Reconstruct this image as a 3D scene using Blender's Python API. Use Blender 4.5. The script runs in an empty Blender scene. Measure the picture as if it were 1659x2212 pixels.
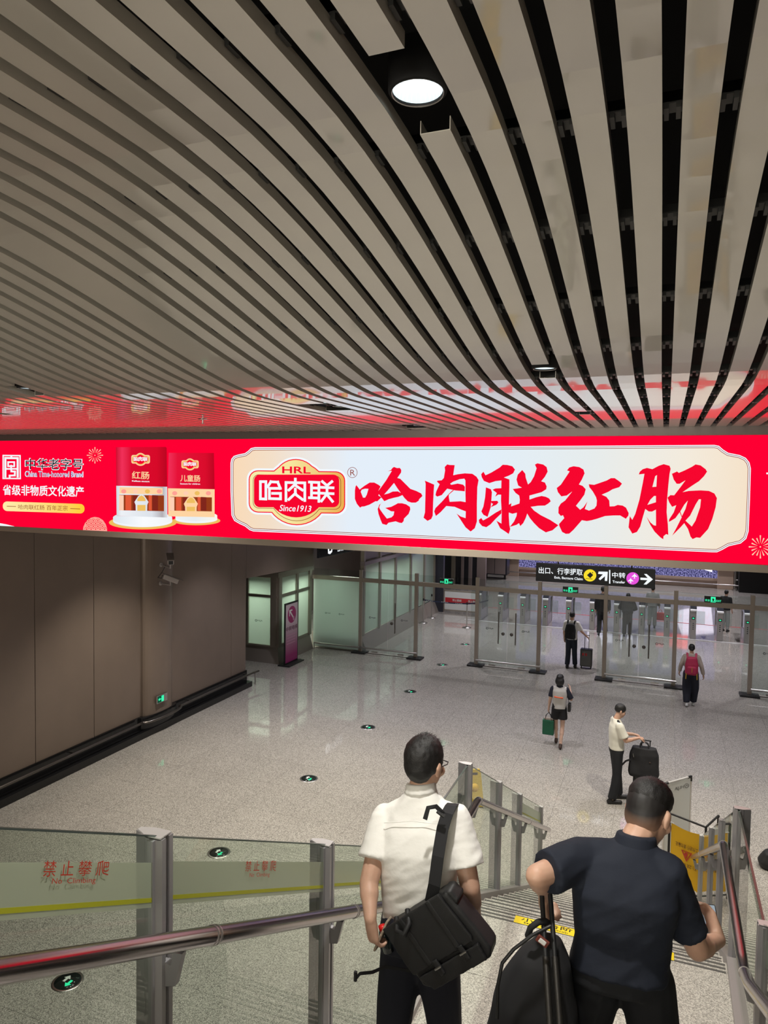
import bpy, bmesh, math, random
from mathutils import Vector, Matrix, noise
sc = bpy.context.scene
C = sc.collection
PI = math.pi
# ------------------------------------------------------------------ camera, world, exposure
CAMZ = 5.65
TH, PIT, ROL, FPX = 0.374302, -0.0444591, 0.0154136, 1546.09
F_ = Vector((-math.sin(TH)*math.cos(PIT), math.cos(TH)*math.cos(PIT), math.sin(PIT)))
R0 = Vector((math.cos(TH), math.sin(TH), 0)); U0 = R0.cross(F_)
R_ = R0*math.cos(ROL) + U0*math.sin(ROL); U_ = -R0*math.sin(ROL) + U0*math.cos(ROL)
CAM = Vector((0, 0, CAMZ))
cd = bpy.data.cameras.new('camera'); co = bpy.data.objects.new('camera', cd); C.objects.link(co)
cd.sensor_fit = 'VERTICAL'; cd.sensor_height = 36; cd.lens = FPX/2212*36; cd.clip_start = .05; cd.clip_end = 200
co.matrix_world = Matrix(((R_.x, U_.x, -F_.x, 0), (R_.y, U_.y, -F_.y, 0), (R_.z, U_.z, -F_.z, CAMZ), (0, 0, 0, 1)))
sc.camera = co
w = bpy.data.worlds.new('world'); sc.world = w; w.use_nodes = True
w.node_tree.nodes['Background'].inputs[0].default_value = (.55, .5, .52, 1)
w.node_tree.nodes['Background'].inputs[1].default_value = .02
sc.view_settings.view_transform = 'Standard'; sc.view_settings.look = 'None'
sc.view_settings.gamma = 1; sc.view_settings.use_curve_mapping = False
sc.view_settings.exposure = 0.0
sc.cycles.transparent_max_bounces = 24
sc.cycles.max_bounces = 8
sc.cycles.sample_clamp_indirect = 4
def ray(x, y): return F_ + R_*((x-829.5)/FPX) - U_*((y-1106)/FPX)
def onp(x, y, ax, val):
    r = ray(x, y); return CAM + r*((val-CAM[ax])/r[ax])
def fl(x, y): return onp(x, y, 2, 0)
def aimed(o, d): o.rotation_euler = Vector(d).to_track_quat('-Z', 'Y').to_euler()
def area_light(name, loc, sx, sy, watts, col=(1, 1, 1), d=(0, 0, -1)):
    l = bpy.data.lights.new(name, 'AREA'); l.shape = 'RECTANGLE'; l.size = sx; l.size_y = sy; l.energy = watts; l.color = col
    o = bpy.data.objects.new(name, l); C.objects.link(o); o.location = loc; aimed(o, d); return o
def spot_light(name, loc, watts, col, size, blend=.6, radius=.09, d=(0, 0, -1)):
    l = bpy.data.lights.new(name, 'SPOT'); l.energy = watts; l.color = col; l.spot_size = size; l.spot_blend = blend; l.shadow_soft_size = radius
    o = bpy.data.objects.new(name, l); C.objects.link(o); o.location = loc; aimed(o, d); return o
WARM = (1, .93, .80); COOL = (.96, .93, 1.0); NEUT = (1, .96, .9)
# downlights of the lower hall, in the ceiling beyond the lightbox
for lx, ly, wt in [(x, y, HALL) for x in (-8.6, -5.6, -2.6, .4, 3.4) for y in (11.2, 14.6, 18.0) for HALL in (370,)]:
    spot_light('hall_downlight', (lx, ly, 5.15), wt*(1.55 if ly < 12 else .85 if ly < 15 else .62), WARM if ly < 13 else COOL, 1.75, .7)
for lx, ly in [(x, y) for x in (-7, -3.5, 0, 3.5) for y in (23.5, 27.5, 32, 37, 42)]:
    spot_light('far_hall_downlight', (lx, ly, 5.15), 480, COOL, 1.75, .7)
# unseen fill lights added behind the viewer to brighten the ceiling slats
area_light('rear_fill_light', (-1.2, -3.2, 6.7), 4.5, 1.2, 120, WARM)
area_light('rear_fill_light', (-3.5, -7.5, 5.6), 9, 1.6, 720, WARM, (0, 1, .12))

# ------------------------------------------------------------------ materials
MATS = {}
def newmat(name):
    m = bpy.data.materials.new(name); m.use_nodes = True; MATS[name] = m
    return m, m.node_tree, m.node_tree.nodes['Principled BSDF']
def pbr(name, col, rough=.5, metal=0, bump=0, bscale=80, var=0, vscale=6, spec=.5, emit=None, estr=0, coat=0):
    m, nt, b = newmat(name)
    b.inputs['Base Color'].default_value = (*col, 1); b.inputs['Roughness'].default_value = rough; b.inputs['Metallic'].default_value = metal
    b.inputs['Specular IOR Level'].default_value = spec
    if coat: b.inputs['Coat Weight'].default_value = coat; b.inputs['Coat Roughness'].default_value = .05
    if emit: b.inputs['Emission Color'].default_value = (*emit, 1); b.inputs['Emission Strength'].default_value = estr
    tc = nt.nodes.new('ShaderNodeTexCoord')
    if var:
        n = nt.nodes.new('ShaderNodeTexNoise'); n.inputs['Scale'].default_value = vscale; n.inputs['Detail'].default_value = 4
        nt.links.new(tc.outputs['Object'], n.inputs['Vector'])
        r = nt.nodes.new('ShaderNodeValToRGB')
        r.color_ramp.elements[0].position = .3; r.color_ramp.elements[1].position = .7
        r.color_ramp.elements[0].color = (*[c*(1-var) for c in col], 1); r.color_ramp.elements[1].color = (*[min(1, c*(1+var)) for c in col], 1)
        nt.links.new(n.outputs['Fac'], r.inputs['Fac']); nt.links.new(r.outputs['Color'], b.inputs['Base Color'])
    if bump:
        n2 = nt.nodes.new('ShaderNodeTexNoise'); n2.inputs['Scale'].default_value = bscale; n2.inputs['Detail'].default_value = 3
        nt.links.new(tc.outputs['Object'], n2.inputs['Vector'])
        bp = nt.nodes.new('ShaderNodeBump'); bp.inputs['Strength'].default_value = bump; bp.inputs['Distance'].default_value = .01
        nt.links.new(n2.outputs['Fac'], bp.inputs['Height']); nt.links.new(bp.outputs['Normal'], b.inputs['Normal'])
    return m
def emis(name, col, s=1.0):
    m, nt, b = newmat(name); nt.nodes.remove(b)
    e = nt.nodes.new('ShaderNodeEmission'); e.inputs[0].default_value = (*col, 1); e.inputs[1].default_value = s
    nt.links.new(e.outputs[0], nt.nodes['Material Output'].inputs[0]); return m
def glass(name, tint, refl=1.0, rough=.0, haze=0, hazecol=(.8, .85, .82)):
    m, nt, b = newmat(name); nt.nodes.remove(b)
    t = nt.nodes.new('ShaderNodeBsdfTransparent'); t.inputs[0].default_value = (*tint, 1)
    g = nt.nodes.new('ShaderNodeBsdfGlossy'); g.inputs['Roughness'].default_value = rough; g.inputs[0].default_value = (refl, refl, refl, 1)
    fr = nt.nodes.new('ShaderNodeFresnel'); fr.inputs[0].default_value = 1.45
    mx = nt.nodes.new('ShaderNodeMixShader')
    ge = nt.nodes.new('ShaderNodeNewGeometry'); sb = nt.nodes.new('ShaderNodeMath'); sb.operation = 'SUBTRACT'; sb.inputs[0].default_value = 1
    ml = nt.nodes.new('ShaderNodeMath'); ml.operation = 'MULTIPLY'
    nt.links.new(ge.outputs['Backfacing'], sb.inputs[1]); nt.links.new(sb.outputs[0], ml.inputs[0]); nt.links.new(fr.outputs[0], ml.inputs[1]); nt.links.new(ml.outputs[0], mx.inputs[0])
    base = t
    if haze:
        d = nt.nodes.new('ShaderNodeBsdfDiffuse'); d.inputs[0].default_value = (*hazecol, 1)
        tl = nt.nodes.new('ShaderNodeBsdfTranslucent'); tl.inputs[0].default_value = (*hazecol, 1)
        md = nt.nodes.new('ShaderNodeMixShader'); md.inputs[0].default_value = .5
        nt.links.new(d.outputs[0], md.inputs[1]); nt.links.new(tl.outputs[0], md.inputs[2])
        m2 = nt.nodes.new('ShaderNodeMixShader'); m2.inputs[0].default_value = haze
        nt.links.new(t.outputs[0], m2.inputs[1]); nt.links.new(md.outputs[0], m2.inputs[2]); base = m2
    nt.links.new(base.outputs[0], mx.inputs[1]); nt.links.new(g.outputs[0], mx.inputs[2])
    nt.links.new(mx.outputs[0], nt.nodes['Material Output'].inputs[0]); return m
def granite(name, light, dark, scale=170, rough=.12):
    m, nt, b = newmat(name)
    geo = nt.nodes.new('ShaderNodeNewGeometry')
    v = nt.nodes.new('ShaderNodeTexVoronoi'); v.inputs['Scale'].default_value = scale
    nt.links.new(geo.outputs['Position'], v.inputs['Vector'])
    sr = nt.nodes.new('ShaderNodeSeparateColor'); nt.links.new(v.outputs['Color'], sr.inputs[0])
    r = nt.nodes.new('ShaderNodeValToRGB'); e = r.color_ramp.elements
    e[0].position = .0; e[0].color = (*dark, 1); e[1].position = .9; e[1].color = (*light, 1)
    n = nt.nodes.new('ShaderNodeTexNoise'); n.inputs['Scale'].default_value = 1.1; n.inputs['Detail'].default_value = 3
    nt.links.new(geo.outputs['Position'], n.inputs['Vector'])
    mr = nt.nodes.new('ShaderNodeMapRange'); mr.inputs[3].default_value = .9; mr.inputs[4].default_value = 1.08
    nt.links.new(n.outputs['Fac'], mr.inputs[0]); nt.links.new(sr.outputs[0], r.inputs['Fac'])
    oi = nt.nodes.new('ShaderNodeObjectInfo'); mo = nt.nodes.new('ShaderNodeMapRange'); mo.inputs[3].default_value = .975; mo.inputs[4].default_value = 1.02
    nt.links.new(oi.outputs['Random'], mo.inputs[0])
    mm = nt.nodes.new('ShaderNodeMath'); mm.operation = 'MULTIPLY'; nt.links.new(mr.outputs[0], mm.inputs[0]); nt.links.new(mo.outputs[0], mm.inputs[1])
    h = nt.nodes.new('ShaderNodeHueSaturation'); nt.links.new(r.outputs['Color'], h.inputs['Color']); nt.links.new(mm.outputs[0], h.inputs['Value'])
    nt.links.new(h.outputs[0], b.inputs['Base Color']); b.inputs['Roughness'].default_value = rough
    return m
granite('granite_floor', (.50, .47, .425), (.14, .13, .12), 125, .045)
MATS['granite_floor'].node_tree.nodes['Principled BSDF'].inputs['Specular IOR Level'].default_value = .75
granite('granite_step', (.64, .61, .54), (.24, .225, .195), 150, .3)
pbr('joint', (.06, .055, .05), .8)
pbr('slat', (.60, .565, .49), .30, spec=.5, var=.03, vscale=3, coat=1)
MATS['slat'].node_tree.nodes['Principled BSDF'].inputs['Coat IOR'].default_value = 2.0
pbr('plenum', (.012, .012, .013), .9)
pbr('carrier', (.045, .045, .043), .45, .3)
pbr('wall_panel', (.20, .152, .122), .32, .15, var=.04, vscale=2)
pbr('black_stone', (.010, .010, .011), .18)
pbr('steel', (.55, .53, .52), .28, 1, bump=.02, bscale=200)
pbr('dark_steel', (.20, .18, .165), .32, 1)
pbr('rail_steel', (.42, .38, .385), .2, 1)
pbr('alu', (.40, .39, .40), .38, .55)
pbr('alu_light', (.66, .65, .64), .4, .5)
pbr('bronze_frame', (.36, .30, .24), .35, .3); pbr('top_frame', (.15, .12, .11), .4, .3)
pbr('brown_frame', (.12, .095, .08), .4, .35)
pbr('black', (.012, .012, .013), .45)
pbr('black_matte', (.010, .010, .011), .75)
pbr('white', (.75, .75, .74), .45)
pbr('offwhite', (.62, .63, .62), .5)
pbr('yellow_tape', (.83, .62, .02), .4)
pbr('concrete', (.35, .33, .31), .8)
pbr('hall_ceiling', (.40, .38, .35), .7)
glass('stair_glass', (.86, .915, .865))
glass('clear_glass', (.90, .93, .92))
glass('mist_glass', (.84, .88, .86), haze=.10, hazecol=(.7, .74, .72))
glass('frost_glass', (.75, .82, .78), .8, .1, haze=.8, hazecol=(.60, .68, .63))
glass('band_film', (.86, .9, .82), .5, .2, haze=.5, hazecol=(.74, .78, .66))
emis('lamp', (1, 1, 1), 3.0)
emis('white_lit', (.93, .97, 1.0), 1.0)
emis('green_lit', (.05, .95, .45), 1.0)
emis('yellow_lit', (1, .78, .03), .95)
emis('magenta_lit', (.85, .09, .75), .95)

# ------------------------------------------------------------------ mesh helpers
class MB:
    def __init__(s): s.v = []; s.f = []; s.sm = []
    def add(s, vs, fs, smooth=False):
        n = len(s.v); s.v += [tuple(v) for v in vs]; s.f += [tuple(i+n for i in f) for f in fs]; s.sm += [smooth]*len(fs); return s
    def box(s, x0, x1, y0, y1, z0, z1, M=None):
        vs = [Vector((x, y, z)) for z in (z0, z1) for y in (y0, y1) for x in (x0, x1)]
        if M: vs = [M @ v for v in vs]
        return s.add(vs, [(0, 2, 3, 1), (4, 5, 7, 6), (0, 1, 5, 4), (2, 6, 7, 3), (0, 4, 6, 2), (1, 3, 7, 5)])
    def bbox(s, x0, x1, y0, y1, z0, z1, b=.01, M=None):
        # box with chamfered edges
        vs = []; 
        bm = bmesh.new(); bmesh.ops.create_cube(bm, size=1)
        for v in bm.verts: v.co = ((x0+x1)/2+v.co.x*(x1-x0), (y0+y1)/2+v.co.y*(y1-y0), (z0+z1)/2+v.co.z*(z1-z0))
        bmesh.ops.bevel(bm, geom=bm.edges[:], offset=b, segments=2, profile=.5, affect='EDGES')
        bm.verts.ensure_lookup_table()
        vs = [(M @ v.co) if M else v.co.copy() for v in bm.verts]; fs = [[v.index for v in f.verts] for f in bm.faces]
        bm.free(); return s.add(vs, fs)
    def prism(s, pts, d0, d1, ax=2):
        # polygon pts (2d) extruded along axis ax
        def mk(p, d):
            return (d, p[0], p[1]) if ax == 0 else (p[0], d, p[1]) if ax == 1 else (p[0], p[1], d)
        n = len(pts); vs = [mk(p, d0) for p in pts]+[mk(p, d1) for p in pts]
        fs = [tuple(range(n))[::-1], tuple(range(n, 2*n))]+[(i, (i+1) % n, n+(i+1) % n, n+i) for i in range(n)]
        return s.add(vs, fs)
    def tube(s, pts, r, seg=10, caps=True, r1=None, flat=None):
        pts = [Vector(p) for p in pts]; n = len(pts); vs = []
        up = None
        for i, p in enumerate(pts):
            t = ((pts[min(i+1, n-1)]-pts[max(i-1, 0)])).normalized()
            if up is None: up = Vector((0, 0, 1)) if abs(t.z) < .9 else Vector((0, 1, 0))
            a = t.cross(up).normalized(); b = a.cross(t).normalized(); up = b
            rr = r if r1 is None else r+(r1-r)*i/max(1, n-1)
            for k in range(seg):
                th = 2*PI*k/seg; vs.append(p+a*math.cos(th)*rr+b*math.sin(th)*rr*(flat or 1))
        fs = [(i*seg+k, i*seg+(k+1) % seg, (i+1)*seg+(k+1) % seg, (i+1)*seg+k) for i in range(n-1) for k in range(seg)]
        s.add(vs, fs, True)
        if caps: s.add(vs[:seg], [tuple(range(seg))[::-1]]); s.add(vs[-seg:], [tuple(range(seg))])
        return s
    def lathe(s, prof, seg=24, c=(0, 0, 0), M=None, caps=True):
        vs = [Vector((c[0]+r*math.cos(2*PI*k/seg), c[1]+r*math.sin(2*PI*k/seg), c[2]+z)) for r, z in prof for k in range(seg)]
        if M: vs = [M @ v for v in vs]
        n = len(prof)
        s.add(vs, [(i*seg+k, i*seg+(k+1) % seg, (i+1)*seg+(k+1) % seg, (i+1)*seg+k) for i in range(n-1) for k in range(seg)], True)
        if caps: s.add(vs[:seg], [tuple(range(seg))[::-1]]); s.add(vs[-seg:], [tuple(range(seg))])
        return s
    def mesh(s, name):
        me = bpy.data.meshes.new(name); me.from_pydata(s.v, [], s.f); me.polygons.foreach_set('use_smooth', s.sm); me.update()
        bm = bmesh.new(); bm.from_mesh(me); bmesh.ops.recalc_face_normals(bm, faces=bm.faces[:]); bm.to_mesh(me); bm.free(); return me
    def build(s, name, mat, parent=None, loc=None, kind=None):
        me = s.mesh(name); me.materials.append(MATS[mat] if isinstance(mat, str) else mat)
        o = bpy.data.objects.new(name, me); C.objects.link(o)
        if parent: o.parent = parent
        if loc is not None: o.location = loc
        if kind: o['kind'] = kind
        return o
def tag(o, label=None, cat=None, group=None, kind=None):
    if label: o['label'] = label
    if cat: o['category'] = cat
    if group: o['group'] = group
    if kind: o['kind'] = kind
    return o
def thing(name, label, cat, loc=(0, 0, 0), rz=0, group=None):
    o = bpy.data.objects.new(name, None); C.objects.link(o); o.location = loc; o.rotation_euler = (0, 0, rz); o.empty_display_size = .2
    return tag(o, label, cat, group)
def copy_tree(o, parent=None):
    c = o.copy(); C.objects.link(c); c.parent = parent
    for ch in list(o.children):
        copy_tree(ch, c)
    return c
def struct(o): o['kind'] = 'structure'; return o
def part(name, me_or_obj, mat, parent, loc=(0, 0, 0)):
    o = bpy.data.objects.new(name, me_or_obj); C.objects.link(o); o.parent = parent; o.location = loc; return o
# flat art: polygons (with holes) or lettering mapped by a function (u,v) -> Vector
def art(name, loops_list, fn, mat, parent, lift=0, nrm=Vector((0, -1, 0)), local=True):
    """loops_list: list of islands; an island is a list of loops (outer, holes...)"""
    V = []; Fc = []
    for loops in loops_list:
        cu = bpy.data.curves.new('tmp', 'CURVE'); cu.dimensions = '2D'; cu.fill_mode = 'BOTH'
        for lp in loops:
            sp = cu.splines.new('POLY'); sp.points.add(len(lp)-1)
            for p, q in zip(sp.points, lp): p.co = (q[0]*.01, q[1]*.01, 0, 1)
            sp.use_cyclic_u = True
        ob = bpy.data.objects.new('tmp', cu); me = bpy.data.meshes.new_from_object(ob)
        n = len(V); V += [fn(v.co.x*100, v.co.y*100) for v in me.vertices]; Fc += [[i+n for i in p.vertices] for p in me.polygons]
        bpy.data.objects.remove(ob); bpy.data.curves.remove(cu); bpy.data.meshes.remove(me)
    return flatmesh(name, V, Fc, mat, parent, lift, nrm)
def flatmesh(name, V, Fc, mat, parent, lift, nrm):
    base = parent_world(parent)
    V = [Vector(v)+nrm*lift-base for v in V]
    me = bpy.data.meshes.new(name); me.from_pydata(V, [], Fc); me.materials.append(MATS[mat] if isinstance(mat, str) else mat)
    o = bpy.data.objects.new(name, me); C.objects.link(o); o.parent = parent; return o
def parent_world(p):
    v = Vector((0, 0, 0))
    while p is not None: v += p.location; p = p.parent
    return v
def text_mesh(body, weight=0, shear=0, res=3):
    cu = bpy.data.curves.new('tmp', 'FONT'); cu.body = body; cu.offset = weight; cu.shear = shear; cu.resolution_u = res
    ob = bpy.data.objects.new('tmp', cu); C.objects.link(ob); bpy.context.view_layer.update()
    me = bpy.data.meshes.new_from_object(ob.evaluated_get(bpy.context.evaluated_depsgraph_get()))
    bpy.data.objects.remove(ob); bpy.data.curves.remove(cu); return me
def lettering(name, body, quad, fn, mat, parent, weight=0, shear=0, lift=0, nrm=Vector((0, -1, 0)), grow=0):
    """quad: (left,top),(right,top),(right,bottom),(left,bottom) in the coordinates of fn"""
    me = text_mesh(body, weight, shear)
    xs = [v.co.x for v in me.vertices]; ys = [v.co.y for v in me.vertices]
    x0, x1, y0, y1 = min(xs), max(xs), min(ys), max(ys)
    a, b, c_, d = [Vector(q) for q in quad]
    V = []
    for v in me.vertices:
        u = (v.co.x-x0)/(x1-x0); t = (y1-v.co.y)/(y1-y0)
        p = a*(1-u)*(1-t)+b*u*(1-t)+c_*u*t+d*(1-u)*t; V.append(fn(p.x, p.y))
    Fc = [list(p.vertices) for p in me.polygons]; bpy.data.meshes.remove(me)
    return flatmesh(name, V, Fc, mat, parent, lift, nrm)
def rectq(x0, y0, x1, y1): return [(x0, y0), (x1, y0), (x1, y1), (x0, y1)]
def ellipse(cx, cy, rx, ry, n=40, a0=0, a1=2*PI): return [(cx+rx*math.cos(a0+(a1-a0)*i/n), cy+ry*math.sin(a0+(a1-a0)*i/n)) for i in range(n)]
def stroke(pts, w):
    """closed outline loops of a polyline of width w, one rectangle per leg"""
    out = []
    for (x0, y0), (x1, y1) in zip(pts, pts[1:]):
        dx, dy = x1-x0, y1-y0; L = math.hypot(dx, dy) or 1; dx, dy = dx/L*w/2, dy/L*w/2
        out.append([[(x0-dx-dy, y0-dy+dx), (x1+dx-dy, y1+dy+dx), (x1+dx+dy, y1+dy-dx), (x0-dx+dy, y0-dy-dx)]])
    return out
def rrect(x0, y0, x1, y1, r, n=6):
    P = []
    for cx, cy, a in ((x1-r, y0+r, -PI/2), (x1-r, y1-r, 0), (x0+r, y1-r, PI/2), (x0+r, y0+r, PI)):
        P += [(cx+r*math.cos(a+PI/2*i/n), cy+r*math.sin(a+PI/2*i/n)) for i in range(n+1)]
    return P
# ================================================================== THE SETTING
WX = -10.5            # left wall
SXL, SXR = -1.5, .58  # stair glass, left and right
ZL = 2.08             # landing
YL0, YL1 = 4.10, 5.80 # landing from / to
YB = 8.85             # face of the lightbox
def zc(Y):
    t = min(1, max(0, (Y-1.95)/(5.25-1.95))); s = t*t*(3-2*t)
    return CAMZ+1.16-.506*s
# ---- floor
fb = MB().box(-14, 8, -9, 47, -.2, -.012).build('floor', 'joint'); struct(fb)
tm = MB().box(-.4985, .4985, -.4985, .4985, -.012, 0).mesh('floor_tile'); tm.materials.append(MATS['granite_floor'])
for i in range(14):
    for j in range(21):
        part('floor_tile', tm, None, fb, (-10.15+i, 4.9+j, 0))
rest = MB()
for i in range(-4, 18):
    for j in range(-14, 42):
        if 0 <= i < 14 and 0 <= j < 21: continue
        x, y = -10.15+i, 4.9+j
        if y < -8 or y > 46 or x > 7.6: continue
        rest.box(x-.4985, x+.4985, y-.4985, y+.4985, -.012, 0)
rest.build('floor_tiling', 'granite_floor', fb, kind='stuff')
# ---- left wall: brown metal panels with open joints
wl = MB().box(WX-.3, WX-.03, -8, 16.6, 0, 7.2).build('wall_left', 'plenum'); struct(wl)
def pan(o, x0, x1, y0, y1, z0, z1): return MB().bbox(x0, x1, y0, y1, z0, z1, .004).build('wall_panel', 'wall_panel', o)
jy = [onp(x, y, 0, WX).y for x, y in ((75.5, 1400), (203, 1400), (305, 1400), (500, 1300))]
stp = jy[1]-jy[0]
ys = [jy[0]-stp*k for k in range(6, 0, -1)]+jy[:3]
for a, b in zip(ys, ys[1:]): pan(wl, WX-.03, WX, a+.006, b-.006, .42, 7.1)
cy0, cy1 = jy[2], onp(369, 1400, 0, WX).y
for a, b in ((cy1, jy[3]), (jy[3], 16.6)): pan(wl, WX-.03, WX, a+.006, b-.006, .42, 7.1)
# engaged round column in the wall
cw = (cy1-cy0)/2; cm = (cy0+cy1)/2
m = MB(); pts = [(WX-.03, cy0+.006)]+[(WX-.03+.20*math.sin(PI*k/16)**.7, cm-cw*.985*math.cos(PI*k/16)) for k in range(1, 16)]+[(WX-.03, cy1-.006)]
m.prism(pts, .42, 7.1); m.build('column_casing', 'wall_panel', wl)
# black stone base with bumper pipe
bl = MB()
def basepath(off):
    P = [(WX+off, -7.9), (WX+off, cy0-.15)]
    P += [(WX+off+.15*math.sin(PI*k/12)**.8, cm-(cw+.12)*math.cos(PI*k/12)) for k in range(0, 13)]
    P += [(WX+off, cy1+.2), (WX+off, 16.62)]; return P
bp_ = basepath(.03)
bl.prism([(WX-.03, -7.9)]+bp_[1:-1]+[(WX+.03, 16.62), (WX-.03, 16.62)], .0, .42)
bl.prism([(WX, -7.9), (WX+.20, -7.9), (WX+.20, 16.62), (WX, 16.62)], .0, .14)
base = bl.build('baseboard_left', 'black_stone'); struct(base)
MB().tube([(x+.13, y, .34) for x, y in bp_]+[(WX+.20, 16.95, .34)], .028, 10).build('bumper_pipe', 'dark_steel', base)
for yy in (8, 10.4, 14, 16.5):
    MB().tube([(WX+.02, yy, .34), (WX+.16, yy, .34)], .014, 8).build('pipe_bracket', 'dark_steel', base)
MB().tube([(WX+.18, 16.8, .34), (WX+.18, 16.8, 0)], .016, 8).build('pipe_support', 'steel', base)
# upper continuation of the wall above the shopfront recess
bz = onp(533, 1249, 0, WX).z; be = onp(677, 1221, 0, WX)
wb = MB().prism([(16.6, bz), (be.y, be.z-.02), (be.y, 7.1), (16.6, 7.1)], WX-.3, WX, ax=0).build('wall_bulkhead', 'wall_panel'); struct(wb)
# ---- other walls, hall ceiling, upper floor
struct(MB().box(7.6, 7.8, -9, 47, 0, 7.2).build('wall_right', 'wall_panel'))
struct(MB().box(-14, 7.8, -9.2, -9, 0, 7.2).build('wall_back', 'wall_panel'))
struct(MB().box(-14, 7.8, 9.25, 47, 5.3, 5.5).build('ceiling_hall', 'hall_ceiling'))
struct(MB().box(-14.2, -14, 16.6, 47, 0, 5.4).build('wall_west', 'wall_panel'))
ZU = ZL+.15*16; YU = YL0-.3*15
struct(MB().box(-10.4, 7.5, -9, YU, ZU-.35, ZU).build('floor_upper', 'granite_step'))
# ---- slatted ceiling
PITCH = .1610; SW = .104; X0 = -.206
cl = MB(); n = 14
pl = [(-3+ k*11.9/20) for k in range(21)]
vs = []; 
for y in pl: vs += [(-10.6, y, zc(y)+.42), (3.2, y, zc(y)+.42)]
cl.add(vs, [(2*i, 2*i+1, 2*i+3, 2*i+2) for i in range(20)])
ceil = cl.build('ceiling', 'plenum'); struct(ceil)
def slat_mesh(y0, y1, wid):
    m = MB(); N = max(2, int((y1-y0)/.22)); t = .003; h = .045
    prof = [(-wid, h), (-wid, 0), (0, 0), (0, h), (-t, h), (-t, t), (-wid+t, t), (-wid+t, h)]
    vs = []
    for i in range(N+1):
        y = y0+(y1-y0)*i/N; z = zc(y); vs += [(a, y, z+b) for a, b in prof]
    k = 8
    fs = [(i*k+j, i*k+(j+1) % k, (i+1)*k+(j+1) % k, (i+1)*k+j) for i in range(N) for j in range(k)]
    m.add(vs, fs); m.add(vs[:k], [(0, 1, 6, 7), (1, 2, 5, 6), (2, 3, 4, 5)]); m.add(vs[-k:], [(0, 1, 6, 7), (1, 2, 5, 6), (2, 3, 4, 5)])
    me = m.mesh('slat')
    me.materials.append(MATS['slat']); return me
YE = 8.78
full = slat_mesh(-3, YE, SW)
wide = slat_mesh(-3, YE, SW+PITCH)
def ceil_hit(x, y, off=0):
    r = ray(x, y)
    lo, hi = .5, 9.
    for _ in range(60):
        mid = (lo+hi)/2; p = CAM+r*(mid/r.y)
        if p.z > zc(mid)+off: hi = mid
        else: lo = mid
    return CAM+r*(lo/r.y)
# downlights seen in the photo: (pixel, interrupted slat gap along Y before/after)
LAMPS = [(885, 222), (1158, 806), (1253, 893), (691, 877), (713, 884), (58, 846), (288, 927), (880, 920), (905, 923), (5, 893)]
lamp_pos = []
for x, y in LAMPS:
    p = ceil_hit(x, y, .0); lamp_pos.append(p)
def kof(x): return math.ceil((x-X0)/PITCH-1e-6)
cuts = {}
for p in lamp_pos:
    k = kof(p.x); xc = X0+PITCH*k-SW/2; p.x = xc
    cuts.setdefault(k, []).append(p.y)
    p.z = zc(p.y)
WIDEK = -16
for k in range(-64, 21):
    if k == WIDEK-1: continue
    x = X0+PITCH*k
    wd = (k == WIDEK)
    c = sorted(cuts.get(k, []) + (cuts.get(WIDEK-1, []) if wd else []))
    if not c:
        part('slat', wide if wd else full, None, ceil, (x, 0, 0)); continue
    segs = []; a = -3
    i = 0
    while i < len(c):
        j = i
        while j+1 < len(c) and c[j+1]-c[j] < .45: j += 1
        g0 = .26 if c[i] < 4 else .17
        segs.append((a, c[i]-g0)); a = c[j]+(.18 if c[i] < 4 else .13); i = j+1
    segs.append((a, YE))
    for s0, s1 in segs:
        if s1-s0 > .05: part('slat', slat_mesh(s0, s1, SW+(PITCH if wd else 0)), None, ceil, (x, 0, 0))
# toothed carriers above the slats
cm_ = MB().box(-10.5, 3.1, -.03, .03, .05, .085)
cm_.box(-10.5, 3.1, -.03, -.026, .045, .085)
for k in range(-64, 21):
    x = X0+PITCH*k
    cm_.box(x+.004, x+.018, -.032, .032, .028, .05); cm_.box(x-SW-.018, x-SW-.004, -.032, .032, .028, .05)
cme = cm_.mesh('carrier'); cme.materials.append(MATS['carrier'])
for yy in (-1.0, .1, 1.15, 1.75, 2.45, 3.1, 3.75, 4.35, 4.95, 5.45, 6.0, 6.6, 7.3, 8.0, 8.5):
    o = part('carrier', cme, None, ceil, (0, yy, zc(yy)))
    d = .02; o.rotation_euler.x = math.atan((zc(yy+d)-zc(yy-d))/(2*d))
# ---- downlights
def downlight(p, r, watts, label):
    t = thing('ceiling_downlight', label, 'downlight', p, 0, 'recessed downlights in the slatted ceiling')
    MB().lathe([(r*1.0, .16), (r*1.16, .15), (r*1.16, .03), (r*1.03, .024), (r*1.0, .03), (r*.99, .12)], 32, caps=False).build('housing', 'plenum', t)
    MB().lathe([(r*1.0, .026), (r*1.03, .022), (r*1.03, .034), (r*.99, .034)], 32, caps=False).build('trim_ring', 'steel', t)
    MB().lathe([(.001, .10), (r*.55, .095), (r*.985, .033), (r*.985, .037), (r*.5, .11), (.001, .11)], 32, caps=False).build('reflector', 'reflector', t)
    g = MB()
    for a in range(3): g.tube([(r*.3*math.cos(a*2.1+.4), r*.3*math.sin(a*2.1+.4), .1), (r*.3*math.cos(a*2.1+.4), r*.3*math.sin(a*2.1+.4), .06)], r*.12, 8)
    g.build('bulb', 'lamp', t)
    s = spot_light('downlight_beam', Vector(p)+Vector((0, 0, -.02)), watts, (1, .97, .9), 1.9, .8, .07)
    return t
pbr('reflector', (.8, .84, .84), .15, .6, emit=(.80, .95, 1.0), estr=1.1, var=.12, vscale=30)
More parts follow.
